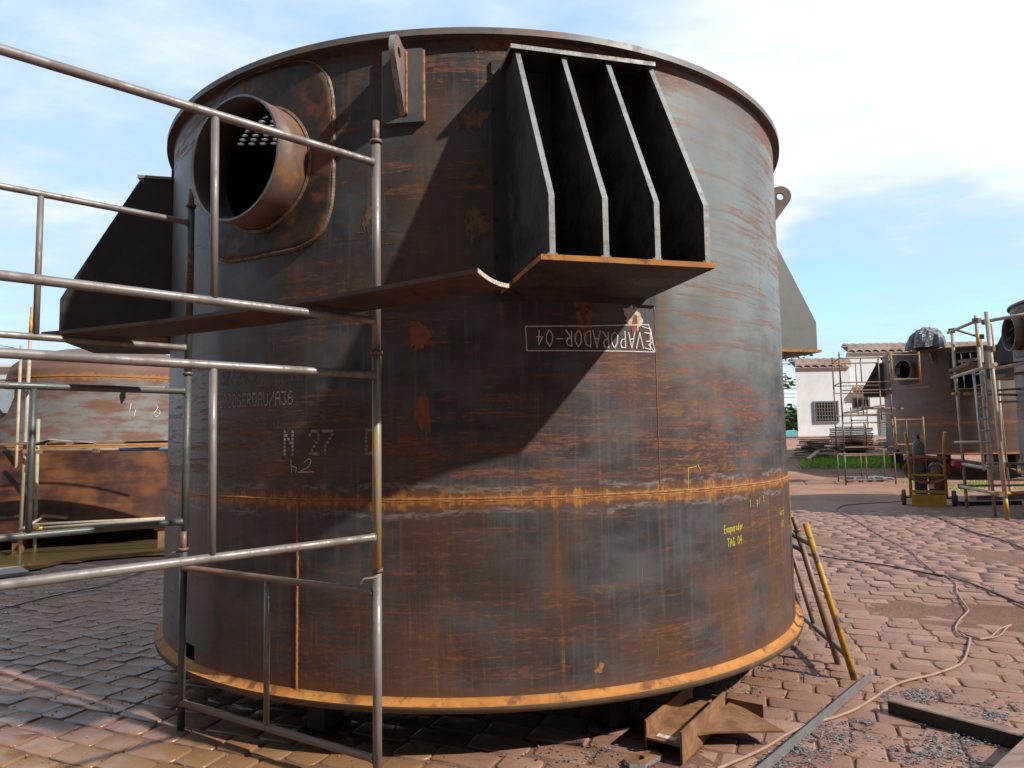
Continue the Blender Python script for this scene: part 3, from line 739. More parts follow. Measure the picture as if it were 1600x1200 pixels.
# primer splashes and worn patches
def splash(px, py, wpx, hpx, m, seed, spike=.35, name='primer_patch'):
    rs = random.Random(seed); a0, z0 = cyl(px, py); a1, _ = cyl(px + wpx / 2, py); _, z1 = cyl(px, py - hpx / 2)
    ha, hz = abs(a1 - a0), abs(z1 - z0); n = 90; mb = MB(); pts = []
    for k in range(n):
        t = 2 * PI * k / n; cs_, sn_ = math.cos(t), math.sin(t); rr = 1 + spike * (mnoise.noise(Vector((cs_ * .9 + seed, sn_ * .9, 0))) + .5 * mnoise.noise(Vector((cs_ * 3.1 + seed, sn_ * 3.1, 5))) + .35 * mnoise.noise(Vector((cs_ * 9 + seed, sn_ * 9, 9)))) * 1.1 + rs.gauss(0, .012)
        zz_ = z0 + hz * math.sin(t) * rr; 
        if math.sin(t) < -.4 and rs.random() < .07: zz_ -= hz * rs.uniform(.2, .7)
        pts.append(cp_(a0 + ha * math.cos(t) * rr, R + .0016 + (.009 if zz_ < ZW else 0), zz_))
    c0 = mb.addv([cp_(a0, R + .0018 + (.009 if z0 < ZW else 0), z0)]); b0 = mb.addv(pts)
    for k in range(n): mb.face((c0, b0 + k, b0 + (k + 1) % n))
    return mb.build(name, m, tank)
splash(658, 525, 34, 42, M_primer, 1); splash(659, 643, 26, 54, M_primer, 2)
splash(745, 347, 38, 40, M_primerB, 3); splash(742, 186, 44, 36, M_primerB, 4, .8); splash(574, 340, 14, 40, M_primerB, 5, .7)
splash(755, 76, 28, 12, M_primerB, 6, .7); splash(748, 430, 34, 16, M_primerB, 7, .8); splash(989, 494, 24, 34, M_dustedge, 8, .5); splash(990, 497, 10, 40, M_primer, 9, .5)
splash(936, 1042, 11, 15, M_weld, 10, .9); splash(912, 500, 22, 60, M_primerB, 12, .8)

# ------------------------------------------------------------------ scaffold frames
def add_frame(P, Q, height=1.0, lean=Vector((0, 0, 1)), mats=None, label='', group=None, mids=(.5,), barz=(.144, .896), spigot=True, r=.0212, pin=False, name='scaffolding', zlow=0.):
    """welded frame: two posts, two rails, centre upright between the rails; P, Q feet"""
    m_post, m_post2, m_rail, m_mid = mats
    P = Vector(P); Q = Vector(Q); up = Vector(lean).normalized()
    root = thing(name, label, 'scaffold frame', P, group)
    O = Vector((0, 0, 0)); D = Q - P; d = D.normalized()
    for base, mm in ((O, m_post), (D, m_post2)):
        post = MB().tube([base + up * zlow, base + up * height], r, 14).build('post', mm, root)
        if spigot:
            s2 = MB(); s2.tube([base + up * (height - .02), base + up * (height + .10)], r * .78, 12); s2.build('spigot', M_pipeR, post)
            MB().tube([base + up * (height - .008), base + up * (height + .008)], r * 1.35, 14).build('collar', M_pipeR, post)
    for bz in barz:
        w_l = D.length; MB().tube([d * q_ + up * bz for q_ in (r * .7, r * 1.3, r * 1.6, w_l - r * 1.6, w_l - r * 1.3, w_l - r * .7)], r, 12, rads=[r * 1.06, r * 1.02, r * .86, r * .86, r * 1.02, r * 1.06]).build('rail', m_rail, root)
    for t in mids:
        MB().tube([D * t + up * (barz[0] + r * .6), D * t + up * (barz[1] - r * .6)], r * .72, 12).build('upright', m_mid, root)
    return root
G1 = 'scaffold frames stacked beside the big vessel'
P1 = Vector((-.645, 3.300, .002)); P1u = Vector((.006, -.034, 1)); P2 = Vector((-1.898, 4.045, .002)); P2u = Vector((0, 0, 1))
dirL = Vector((-.722, -.690, 0)).normalized()
def p1(z): return P1 + P1u * z
# bottom frame between the two corners
mts = (M_pipe, M_pipeD, M_pipeR, M_pipe)
fr = add_frame(P1, P2, 1.0, Vector((.003, -.017, 1)), mts, 'lowest scaffold frame with dark rusty rails standing across the foot of the big vessel', G1, mids=(.515,))
for lvl, word in ((1, 'middle'), (2, 'top')):
    b = p1(lvl * 1.006 + .004)
    fr = add_frame(b, b + dirL * 1.53, 1.0, P1u, ((M_p1 if lvl == 1 else M_pipe), M_pipe, M_pipe, M_pipe), word + ' grey frame of the front scaffold side, ' + ('its right post yellow streaked' if lvl == 1 else 'its rails crossing the big nozzle'), G1, mids=(.49,))
    b = P2 + P2u * (lvl * 1.006 + .004)
    add_frame(b, b + dirL * 1.53, 1.0, P2u, (M_pipeD, M_pipeD, M_pipe if lvl == 2 else M_pipeD, M_pipeD if lvl == 1 else M_pipe), word + ' frame of the rear scaffold side, dark post against the vessel edge', G1, mids=(.49,))
# locking pins
for pz, c0, dx in ((1.13 - .16, P1 + P1u * 1.0, -1), (.985, P2, -1), (2.33, P2, -1)):
    q = c0 + Vector((0, 0, pz - (1.0 if c0 != P2 else 0)))
    if c0 == P2: q = P2 + Vector((0, 0, pz))
    pn = MB().tube([q + Vector((0, 0, .0)), q + Vector((-.055, -.03, .0)), q + Vector((-.075, -.04, -.035))], .005, 6)
    tag(pn.build('locking_pin', M_pipeR), {0: 'small rusty locking pin on the yellow streaked front post', 1: 'bent locking pin low on the dark rear scaffold post', 2: 'bent locking pin high on the dark rear scaffold post'}[0 if c0 != P2 else (1 if pz < 1.2 else 2)], 'pin', 'scaffold locking pins')
# sticker on the rear post
lb = MB(); lb.tube([P2 + Vector((0, 0, 2.47)), P2 + Vector((0, 0, 2.74))], .0225, 14)
rear_top = [o for o in bpy.data.objects if o.name.startswith('scaffolding') and 'top frame of the rear' in o['label']][0]
st = lb.build('post_label', mottled("post_label_brown", (.26, .17, .08), (.20, .12, .06), 9), rear_top, -Vector(rear_top.location))
lt = MB(); txt = 'EX76VDE 8'
for i, ch in enumerate(txt):
    if ch == ' ': continue
    bits = FONT[ch]
    for r in range(7):
        for c_ in range(5):
            if bits[r * 5 + c_] == '1':
                zz_ = 2.485 + i * .027 + c_ * .0045; xx = (r - 3) * .0038
                lt.box((P2.x + .012 + xx * .9, P2.y - math.sqrt(max(.0237 ** 2 - (.012 + xx) ** 2, 1e-6)) , zz_), (.0036, .001, .004))
lt.build('label_lettering', M_black, st)

# plank lying over the upper rails
pk = MB(); A0 = Vector((-2.50, 3.655, 2.19)); B0 = Vector((-.125, 2.645, 2.20)); wv = Vector((.12, .285, 0))
NL, NW = 24, 6
def pk_pt(i, j, up):
    t = i / NL; s2 = j / NW; p = A0.lerp(B0, t) + wv * s2
    sag = -.028 * (4 * t * (1 - t)) * .6 + .014 * ((2 * s2 - 1) ** 2) * (t ** 1.5) + .03 * t * t
    return p + Vector((0, 0, sag + (.018 if up else 0)))
bb = pk.addv([pk_pt(i, j, u) for u in (0, 1) for i in range(NL + 1) for j in range(NW + 1)]); K = (NL + 1) * (NW + 1)
def ix(i, j, u): return bb + u * K + i * (NW + 1) + j
for i in range(NL):
    for j in range(NW):
        pk.face((ix(i, j, 0), ix(i, j + 1, 0), ix(i + 1, j + 1, 0), ix(i + 1, j, 0)), 0, True); pk.face((ix(i, j, 1), ix(i + 1, j, 1), ix(i + 1, j + 1, 1), ix(i, j + 1, 1)), 0, True)
    for j in (0, NW): pk.face((ix(i, j, 0), ix(i + 1, j, 0), ix(i + 1, j, 1), ix(i, j, 1)))
for i in (0, NL):
    for j in range(NW): pk.face((ix(i, j, 0), ix(i, j + 1, 0), ix(i, j + 1, 1), ix(i, j, 1)), 1)
tag(pk.build('scaffold_plank', [M_plank, M_dustedge]), 'long dark brown bowed plank laid over the scaffold rails, pale sawn end', 'plank')

# frames leaning on the right of the vessel
lean = Vector((-.182, .192, .965)); A = ground(1335, 1062); B = ground(1310, 1038)
G2 = 'spare scaffold frames leaning on the big vessel'
dd = (ground(1248, 955, .15) - (A + lean * .15)); dd.z = 0; dd.normalize()
add_frame(A, A + dd * 1.45, 1.02, lean, (M_pipeY, M_pipeR, M_pipe, M_pipeR), 'outer leaning scaffold frame with a yellow painted post', G2, barz=(.15, .87), spigot=False)
dd2 = (dd + Vector((-.02, 0, 0))).normalized()
add_frame(B, B + dd2 * 1.35, .93, lean, (M_pipeR, M_pipeR, M_pipe, M_pipe), 'inner leaning scaffold frame with rusty brown posts next to the yellow one', G2, barz=(.15, .78))

# ------------------------------------------------------------------ steel pieces lying in the foreground
h0 = ground(1067, 1196); h1 = ground(1128, 1132)
ax = Vector((h1.x - h0.x, h1.y - h0.y, 0)); Lb = ax.length * 1.12; ax.normalize(); sx_ = Vector((-ax.y, ax.x, 0))
beam = thing('steel_beam_offcut', 'rusty H-beam offcut with a triangular gusset lying by the vessel foot', 'beam offcut', h0)
def bfr(a_, b_, z_): return ax * a_ + sx_ * b_ + Vector((0, 0, z_))
def bbx(a0, a1, b0_, b1, z0, z1, mb, mi=0):
    P8 = [bfr(a_, b_, z_) for z_ in (z0, z1) for b_ in (b0_, b1) for a_ in (a0, a1)]
    b0 = mb.addv(P8)
    for q in ((0, 2, 3, 1), (4, 5, 7, 6), (0, 1, 5, 4), (2, 6, 7, 3), (0, 4, 6, 2), (1, 3, 7, 5)): mb.face([b0 + i for i in q], mi)
m_ = MB(); bbx(0, Lb, 0, .010, .002, .155, m_); m_.build('flange', M_rust, beam)
m_ = MB(); bbx(.04, Lb + .04, .205, .215, .002, .155, m_); m_.build('flange', M_rust, beam)
m_ = MB(); bbx(.02, Lb, .0105, .2045, .072, .082, m_); m_.build('web', M_rust, beam)
m_ = MB(); bbx(.05, .09, .06, .16, .0825, .0855, m_); m_.build('weld_stub', M_dustedge, beam)
m_ = MB(); m_.prism([(.20, -.0005), (Lb + .06, -.0005), (Lb + .02, -.10), (Lb * .55 + .12, -.36), (.28, -.07)], lambda a_, b_, t: bfr(a_, b_, t), .070, .080); m_.build('gusset', M_rust, beam)
m_ = MB(); bbx(Lb + .065, Lb + .075, -.19, .10, .03, .10, m_); m_.build('end_plate', M_rust, beam)
# small plate with a hole
pc = ground(1003, 1188); m_ = MB(); nn = 24
dense = []
cor = [(-.10, -.055), (-.03, -.085), (.10, -.03), (.09, .035), (-.02, .05), (-.10, .0)]
for i in range(len(cor)):
    A_, B_ = cor[i], cor[(i + 1) % len(cor)]
    for t in (0, .25, .5, .75): dense.append((A_[0] + (B_[0] - A_[0]) * t, A_[1] + (B_[1] - A_[1]) * t))
inner = [(-.02 + .026 * math.cos(math.atan2(p[1] + .01, p[0] + .02)), -.01 + .026 * math.sin(math.atan2(p[1] + .01, p[0] + .02))) for p in dense]
Z0, Z1 = .003, .022; nn = len(dense)
O1 = m_.addv([(p[0], p[1], Z1) for p in dense]); I1 = m_.addv([(p[0], p[1], Z1) for p in inner]); O0 = m_.addv([(p[0], p[1], Z0) for p in dense]); I0 = m_.addv([(p[0], p[1], Z0) for p in inner])
for k in range(nn):
    q = (k + 1) % nn
    m_.face((O1 + k, O1 + q, I1 + q, I1 + k)); m_.face((O1 + k, O1 + q, O0 + q, O0 + k), 1); m_.face((I1 + k, I1 + q, I0 + q, I0 + k)); m_.face((O0 + k, I0 + k, I0 + q, O0 + q))
po = m_.build('eye_plate_offcut', [M_rust, M_cut], None, pc); po.rotation_euler.z = .35
tag(po, 'small thick steel plate with a round hole lying before the beam offcut', 'steel plate')
# long angle bar
a0 = ground(1165, 1225); a1 = ground(1355, 1062); d = (a1 - a0); d.z = 0; Ld = d.length; d.normalize(); s2 = Vector((-d.y, d.x, 0))
m_ = MB()
m_.prism([(-.028, .004), (.028, .004), (.028, .010), (-.022, .010), (-.022, .056), (-.028, .056)], lambda a_, b_, t: d * t + s2 * a_ + Vector((0, 0, b_)), 0, Ld)
tag(m_.build('angle_bar', M_slagbar if False else mottled("bare_grey_steel", (.26, .27, .27), (.19, .18, .17), 9, (.4, .6), metal=.4, c3=(.24, .14, .09), f3=(.6, .7)), None, a0), 'long grey steel angle bar lying on the cobbles toward the camera', 'angle bar')
# black channel
c0 = ground(1388, 1116); c1 = ground(1640, 1186); d = c1 - c0; d.z = 0; Ld = d.length; d.normalize(); s2 = Vector((-d.y, d.x, 0))
m_ = MB(); m_.prism([(0, .003), (.09, .003), (.09, .072), (.084, .078), (.006, .078), (0, .072)], lambda a_, b_, t: d * t + s2 * a_ + Vector((0, 0, b_)), 0, Ld, 0, 1, {2, 3, 4})
tag(m_.build('steel_channel', [M_black, M_wood], None, c0), 'black steel box channel with a dusty top lying on the cobbles at the lower right', 'steel channel')
# board at the corner of the picture
w0 = ground(1560, 1225, .10); w1 = ground(1650, 1135, .10); d = w1 - w0; d.z = 0; d.normalize(); s2 = Vector((-d.y, d.x, 0))
bdd = MB(); bdd.prism([(-.045, .0), (.045, 0), (.045, .045), (-.045, .045)], lambda a_, b_, t: d * t + s2 * a_ + Vector((0, 0, b_)), -.5, 1.0)
tag(bdd.build('timber_batten', M_wood, None, w0 + Vector((0, 0, -.02))), 'dusty timber batten end over the black channel at the corner', 'batten')
for k in range(2):
    q = w0 + d * (-.35 + k * 1.2); MB
# slag chips
sl = MB(); rs = random.Random(3)
def chips(px, py, rad, n, sz=.017, elong=None):
    c0 = ground(px, py)
    for _ in range(n):
        r0, a_ = rad * math.sqrt(rs.random()), rs.random() * 2 * PI; x, y = c0.x + r0 * math.cos(a_) * 1.6, c0.y + r0 * math.sin(a_)
        s3 = sz * rs.uniform(.3, 1.2); rt = Matrix.Rotation(rs.random() * PI, 3, 'Z') @ Matrix.Rotation(rs.uniform(-.5, .5), 3, 'X')
        sl.box((x, y, .006 + rs.random() * .006), (s3, s3 * .5, s3 * .25), rt)
for px, py, rad, n in ((1285, 1165, .12, 110), (1250, 1185, .10, 80), (1330, 1140, .10, 60), (1420, 1092, .12, 110), (1450, 1085, .10, 60), (1500, 1150, .16, 120), (1525, 1130, .12, 90), (1460, 1180, .14, 90), (1380, 1170, .14, 60), (1560, 1110, .14, 60), (1210, 1195, .06, 50), (1230, 1050, .15, 40), (1150, 1080, .12, 40), (930, 1190, .2, 60), (1220, 1030, .15, 60), (1330, 990, .3, 20), (860, 1185, .2, 30), (1480, 1195, .12, 80), (1240, 1172, .06, 50), (1300, 1150, .06, 40), (1345, 1128, .06, 40), (1410, 1098, .08, 60), (1435, 1085, .08, 60), (1490, 1160, .08, 60), (1520, 1140, .08, 60), (1475, 1178, .07, 50), (1550, 1120, .07, 45)):
    chips(px, py, rad, n)
tag(sl.build('slag_chips', M_slag), 'grey metal slag and chips scattered on the cobbles', 'slag', kind='stuff')
# loose small stones and dirt crumbs
cr_ = MB()
for _ in range(2600):
    y = rs.uniform(3.0, 9.5) ; x = rs.uniform(-y * .8, y * .85)
    if math.hypot(x - CX, y - CY) < 2.0: continue
    s3 = rs.uniform(.003, .011); rt = Matrix.Rotation(rs.random() * PI, 3, 'Z') @ Matrix.Rotation(rs.uniform(-.8, .8), 3, 'X')
    cr_.box((x, y, rs.uniform(-.004, .003)), (s3, s3 * .8, s3 * .6), rt)
tag(cr_.build('soil_crumbs', M_bank), 'small crumbs of red soil on the cobbles', 'soil crumbs', kind='stuff')

# cables
def cable(pix, r, m, label, name='cable', lift=.009, group=None):
    P_ = [ground(*p) for p in pix]; out = []
    for i in range(len(P_) - 1):
        p0 = P_[max(i - 1, 0)]; p1_ = P_[i]; p2_ = P_[i + 1]; p3 = P_[min(i + 2, len(P_) - 1)]
        for k in range(10):
            t = k / 10
            q = .5 * ((2 * p1_) + (p2_ - p0) * t + (2 * p0 - 5 * p1_ + 4 * p2_ - p3) * t * t + (3 * p1_ - p0 - 3 * p2_ + p3) * t ** 3)
            q.z = zg(q.x, q.y) + lift + random.uniform(0, .002); out.append(q)
    P_[-1].z = lift; out.append(P_[-1])
    o = MB().tube(out, r, 8).build(name, m)
    return tag(o, label, 'cable', group)
G3 = 'cables trailed over the yard'
cable([(1120, 1205), (1190, 1174), (1250, 1140), (1330, 1114), (1400, 1072), (1455, 1057), (1500, 1040), (1512, 1018), (1516, 999)], .0085, M_cable, 'near beige cable curving from the bottom edge across the angle bar', group=G3)
cable([(1516, 999), (1500, 995), (1493, 984), (1500, 970), (1513, 956), (1509, 948), (1496, 928), (1493, 912), (1480, 902), (1464, 897), (1440, 878), (1420, 860), (1380, 840), (1340, 815), (1306, 797)], .0075, M_cable, 'thin beige cable zigzagging away from the coil toward the far cobbles', group=G3)
cable([(1496, 986), (1520, 997), (1545, 998), (1562, 985), (1580, 978), (1573, 983), (1560, 996), (1530, 1001)], .006, M_cable, 'small loop of beige cable at the bend on the right', group=G3)
cable([(1262, 866), (1300, 873), (1380, 884), (1455, 898), (1480, 902), (1520, 914), (1560, 930), (1620, 955)], .010, M_cableD, 'dark straight cable crossing the cobbles on the right', group=G3)
cable([(1450, 803), (1480, 815), (1520, 832), (1560, 843), (1610, 862)], .012, M_cableD, 'far dark cable running from the gas trolley to the right edge', group=G3)
cable([(1306, 797), (1320, 790), (1360, 787), (1430, 783)], .010, M_cableD, 'dark cable leading to the gas trolley wheels', group=G3)
cable([(262, 881), (200, 903), (160, 917), (120, 925), (60, 938), (0, 954), (-50, 965)], .007, M_cableD, 'thin dark cable on the cobbles at the left', group=G3)

# ------------------------------------------------------------------ second vessel (left, domed top on a flaring base)
c = at(175, 700, 13.9); LX, LY = c.x, c.y
v2 = thing('domed_vessel', 'rusty domed vessel with a flared base behind the scaffold at the left', 'steel vessel', (LX, LY, 0))
m_v2, N = mat("rusted_domed_shell"); P = objc(N); x, y, z = N.sep(P)[:3]
u = N.mul(N.math('ARCTAN2', x, N.mul(y, -1.)), 2.4); Q = N.comb(u, z)
n1 = N.noise(N.vmul(Q, (1.0, 5, 1)), 1, 6, .65); n2 = N.noise(N.vmul(Q, (1.2, 1.0, 1)), 1, 4, .6); n3 = N.noise(N.vmul(Q, (9, 14, 1)), 1, 5, .7); dr = N.noise(N.vmul(Q, (9, .8, 1)), 1, 4, .6)
grey = N.mix(n3, (.13, .13, .13), (.20, .185, .17)); rustc = N.mix(n3, (.10, .040, .022), (.17, .075, .038))
f = N.ramp(N.add(N.add(N.mul(n1, .6), N.mul(n2, .3)), N.mul(n3, .15)), .46, .60)
upz = N.ramp(z, 1.52, 1.60)
cc = N.mix(N.mul(f, .8), grey, rustc); cc = N.mix(upz, N.mix(N.ramp(N.add(N.mul(n2, .6), N.mul(n1, .4)), .42, .60), (.034, .015, .010), (.135, .052, .023)), cc)  # rusty skirt; its darkest brown also has shade put into the colour
top = N.ramp(z, 2.80, 2.86); cc = N.mix(N.mul(top, .8), cc, (.18, .10, .075))
for wz in (1.60, 2.83):
    wmk = N.ramp(N.add(N.math('ABSOLUTE', N.add(z, -wz)), N.mul(N.ramp(dr, .4, .7), -.05)), .012, .05, 1, 0); cc = N.mix(N.mul(wmk, .8), cc, (.34, .15, .04))
setp(N, cc, N.ramp(f, 0, 1, .55, .8), 0, .12, N.add(n3, N.mul(n1, .6)), .3, .006)
prof = [(3.02, .23), (2.95, .40), (2.72, .75), (2.50, 1.05), (2.30, 1.33), (2.14, 1.60), (2.02, 1.9), (1.90, 2.2), (1.80, 2.5), (1.76, 2.83), (1.74, 2.98), (1.67, 3.12), (1.54, 3.24), (1.34, 3.33), (1.0, 3.42), (.6, 3.47), (.02, 3.49)]
fine_p = []
for (r0, z0), (r1, z1) in zip(prof, prof[1:]):
    for t in (0, .25, .5, .75): fine_p.append((r0 + (r1 - r0) * t, z0 + (z1 - z0) * t))
MB().lathe(fine_p + [prof[-1]], n=128).build('shell', m_v2, v2)
MB().lathe([(2.92, .23), (3.05, .23), (3.05, .25), (2.92, .25)], n=128, smooth=False, closed=True).build('base_ring', M_rust, v2)
for wz, wr in ((1.60, 2.14), (2.83, 1.76)):
    MB().tube([(wr * math.sin(2 * PI * k / 180), -wr * math.cos(2 * PI * k / 180), wz + random.gauss(0, .002)) for k in range(181)], .012, 6, cap=False).build('girth_weld', M_weld, v2)
for a_ in range(0, 360, 40):
    t = math.radians(a_ + 5); q = Vector((2.88 * math.sin(t), -2.88 * math.cos(t), 0)); mm = MB(); rt = Matrix.Rotation(t, 3, 'Z')
    mm.box(q + Vector((0, 0, .205)), (.30, .26, .02), rt); mm.box(q + Vector((0, 0, .096)), (.14, .16, .195), rt); mm.build('stand', M_rust, v2)
def v2dir(px): # outward angle for things seen at px on the vessel
    return math.asin(max(-1, min(1, (at(px, 640, LY).x - LX) / 1.9)))
t = math.atan2(-LX, LY) * 1.0 + .10
q = Vector((math.sin(t), -math.cos(t), 0)); mm = MB(); mm.box(q * 1.90 + Vector((0, 0, 2.55)), (.02, .16, .20), Matrix.Rotation(t, 3, 'Z')); mm.build('lug', M_rust, v2)
mm = MB(); t2 = math.atan2(-LX, LY) - 1.08; q = Vector((math.sin(t2), -math.cos(t2), 0)); mm.prism([(-.02, 2.62), (.34, 2.62), (.28, 2.40), (.14, 2.2), (-.02, 2.2)], lambda a_, b_, s3: q * (1.82 + a_) + Vector((q.y, -q.x, 0)) * s3 + Vector((0, 0, b_)), -.12, .12); mm.build('side_box', M_frame, v2)
# chalk figure near the right
mm = MB()
def v2pt(px, py):
    d_ = ray(px, py); best = None
    for k in range(400):
        t_ = 9 + k * .015; p = EYE + d_ * (t_ / d_.y); rr = math.hypot(p.x - LX, p.y - LY)
        # radius of profile at z
        rz = 0
        for (r0, z0), (r1, z1) in zip(prof, prof[1:]):
            if z0 <= p.z <= z1: rz = r0 + (r1 - r0) * (p.z - z0) / (z1 - z0)
        if rr <= rz + .006: return p - Vector((LX, LY, 0))
    return d_
for st_ in ([(243, 632), (247, 636), (243, 642), (248, 646)], [(245, 640), (240, 646), (243, 651), (249, 649), (250, 643), (246, 640)], [(205, 630), (202, 645)], [(212, 640), (209, 652)]):
    mm.tube([v2pt(*p) for p in st_], .006, 5)
mm.build('chalk_writing', M_chalk, v2)

# pipe scaffold round the domed vessel
def clampd(mb, p): MB().box(p, (.075, .075, .06), Matrix.Rotation(random.random(), 3, 'Z')).build('clamp', M_pipeR, ps)
ps = thing('pipe_scaffold', 'pale pipe-and-clamp scaffold around the domed vessel at the left', 'scaffold', ground(40, 862))
o0 = Vector(ps.location)
def pole(parent, A, B, m, name='pole', r=.028, origin=None, segs=()):
    A, B = Vector(A) - origin, Vector(B) - origin
    o = MB().tube([A, B], r, 10).build(name, m, parent)
    for t0, t1, mm in segs:
        MB().tube([A.lerp(B, t0), A.lerp(B, t1)], r * 1.06, 10).build('paint_band', mm, o)
    return o
YL = 10.35
pA = ground(30, 868); pB = ground(54, 858)
pole(ps, pA, at(50, 480, pA.y), M_pipeG, r=.026, origin=o0, segs=((.88, .96, M_yel), (.06, .085, M_yel)))
pole(ps, ground(20, 852), at(33, 540, ground(20, 852).y + .2), M_pipeG, r=.024, origin=o0)
pole(ps, pB, at(60, 655, pB.y), M_pipeGr, r=.026, origin=o0)
pole(ps, at(48, 602, YL), at(330, 608, YL + .3), M_pipeG, 'rail', .024, o0, segs=((.74, .82, M_yel),))
pole(ps, at(40, 705, YL - .05), at(330, 700, YL + .2), M_pipeG, 'rail', .026, o0, segs=((.02, .08, M_yel), (.50, .95, M_blue)))
pole(ps, at(30, 828, YL - .1), at(330, 806, YL + .3), M_pipeG, 'rail', .024, o0, segs=((.06, .12, M_yel),))
pole(ps, at(48, 820, YL - .1), at(330, 806, YL + .9), M_pipeG, 'rail', .022, o0)
pole(ps, at(40, 824, YL - .3), at(68, 808, YL + .9), M_pipeG, 'rail', .022, o0)
mm = MB()
for p in ((39, 705), (62, 706), (150, 704), (36, 826), (58, 822), (46, 603)): clampd(mm, at(*p, YL - .06) - o0)
def board(A, B, w, th, m, label, name='scaffold_board', cat='board', group=None, tilt=0.):
    A, B = Vector(A), Vector(B); d = (B - A); L_ = d.length; d.normalize(); s3 = Vector((-d.y, d.x, 0)).normalized(); n_ = d.cross(s3)
    if n_.z < 0: n_ = -n_
    s3 = (s3 * math.cos(tilt) + n_ * math.sin(tilt)); n_ = s3.cross(d) if s3.cross(d).z > 0 else d.cross(s3)
    mb = MB(); mb.prism([(-w / 2, 0), (w / 2, 0), (w / 2, th), (-w / 2, th)], lambda a_, b_, t: d * t + s3 * a_ + n_ * b_, 0, L_)
    return tag(mb.build(name, m, None, A), label, cat, group)
G4 = 'boards on the scaffold by the domed vessel'
board(at(-40, 697, YL + .1), at(60, 694, YL + .1), .28, .035, M_wood, 'brown board at the far left on the scaffold rail', group=G4)
board(at(58, 696, YL + .12), at(330, 690, YL + .35), .28, .03, M_wood, 'long brown board along the rail in front of the domed vessel', group=G4)
board(at(56, 695, YL + .05), at(82, 687, YL + .05), .2, .012, M_wood2, 'short pale tilted offcut on the board, leftmost', group=G4)
board(at(84, 688, YL + .05), at(108, 690, YL + .05), .2, .012, M_wood2, 'short pale flat offcut on the board, second from left', group=G4)
board(at(120, 690, YL + .05), at(146, 692, YL + .05), .2, .012, M_wood2, 'short pale offcut on the board, right of the flat one', group=G4)
board(at(198, 690, YL + .1), at(262, 688, YL + .1), .2, .02, M_wood2, 'pale offcut at the right end of the board', group=G4)
# flat pale slab beside the puddle
w0 = ground(-60, 905); board(w0, ground(38, 893), .6, .04, M_wood2, 'pale flat sheet lying beside the puddle at the left edge', 'flat_sheet', 'sheet')

# sheds behind at the far left
sh = thing('storage_shed', 'long pale metal shed far behind at the left edge', 'shed', at(-90, 700, 30))
o0 = Vector(sh.location); m_ = MB(); A = at(-160, 575, 30) - o0; B = at(140, 580, 32) - o0
m_.prism([(A.x, 0 - .3), (B.x, -.3), (B.x, B.z), (A.x, A.z)], lambda a_, b_, t: Vector((a_, t, b_)), 0, 5); m_.build('wall', M_shed, sh)
m_ = MB(); m_.prism([(A.x - .2, A.z), (B.x + .2, B.z), (B.x + .2, B.z + .12), (A.x - .2, A.z + .12)], lambda a_, b_, t: Vector((a_, t, b_)), -.2, 5.2); m_.build('roof', M_white, sh)
m_ = MB()
for yy in (595, 612):
    q0 = at(-160, yy, 30) - o0; q1 = at(140, yy + 2, 30) - o0; m_.box(((q0.x + q1.x) / 2, -.03, q0.z), (q1.x - q0.x, .04, .03))
m_.build('wall_rib', M_shed, sh)
cw = thing('shade_cloth_screen', 'dark teal shade-cloth screen hung behind the poles at the far left', 'screen', at(-60, 720, 16))
o0 = Vector(cw.location); m_ = MB(); A = at(-160, 646, 16) - o0; B = at(34, 645, 16) - o0; nst = 40
for i in range(nst):
    x0 = A.x + (B.x - A.x) * i / nst; x1 = A.x + (B.x - A.x) * (i + 1) / nst; y0, y1 = .05 * math.sin(i * 1.3), .05 * math.sin((i + 1) * 1.3)
    b0 = m_.addv([(x0, y0, -1.3), (x1, y1, -1.3), (x1, y1, A.z), (x0, y0, A.z), (x0, y0 + .02, -1.3), (x1, y1 + .02, -1.3), (x1, y1 + .02, A.z), (x0, y0 + .02, A.z)])
    m_.face((b0, b0 + 1, b0 + 2, b0 + 3), 0, True); m_.face((b0 + 5, b0 + 4, b0 + 7, b0 + 6), 0, True); m_.face((b0 + 3, b0 + 2, b0 + 6, b0 + 7))
m_.build('cloth', M_tarpT, cw)
MB().tube([(A.x, 0, A.z), (B.x, 0, A.z)], .03, 8).build('top_rail', M_black, cw)
gt = thing('steel_truss', 'thin dark steel lattice truss above the teal screen at the left edge', 'truss', at(0, 640, 20))
o0 = Vector(gt.location); A = at(-120, 630, 20) - o0; B = at(40, 630, 20) - o0; C0 = at(-120, 638, 20) - o0
m_ = MB(); m_.tube([A, B], .025, 6); m_.build('chord', M_black, gt); m_ = MB(); m_.tube([(A.x, 0, C0.z), (B.x, 0, C0.z)], .025, 6); m_.build('chord', M_yel, gt)
m_ = MB()
for i in range(16):
    x0 = A.x + (B.x - A.x) * i / 16; x1 = A.x + (B.x - A.x) * (i + 1) / 16; m_.tube([(x0, 0, C0.z), ((x0 + x1) / 2, 0, A.z), (x1, 0, C0.z)], .012, 5)
m_.build('lacing', M_black, gt)
for px_c in (-100, -20):
    q = at(px_c, 640, 20) - o0; m_ = MB(); m_.tube([(q.x, 0, -1.9), (q.x, 0, A.z)], .04, 6); m_.build('post', M_black, gt)

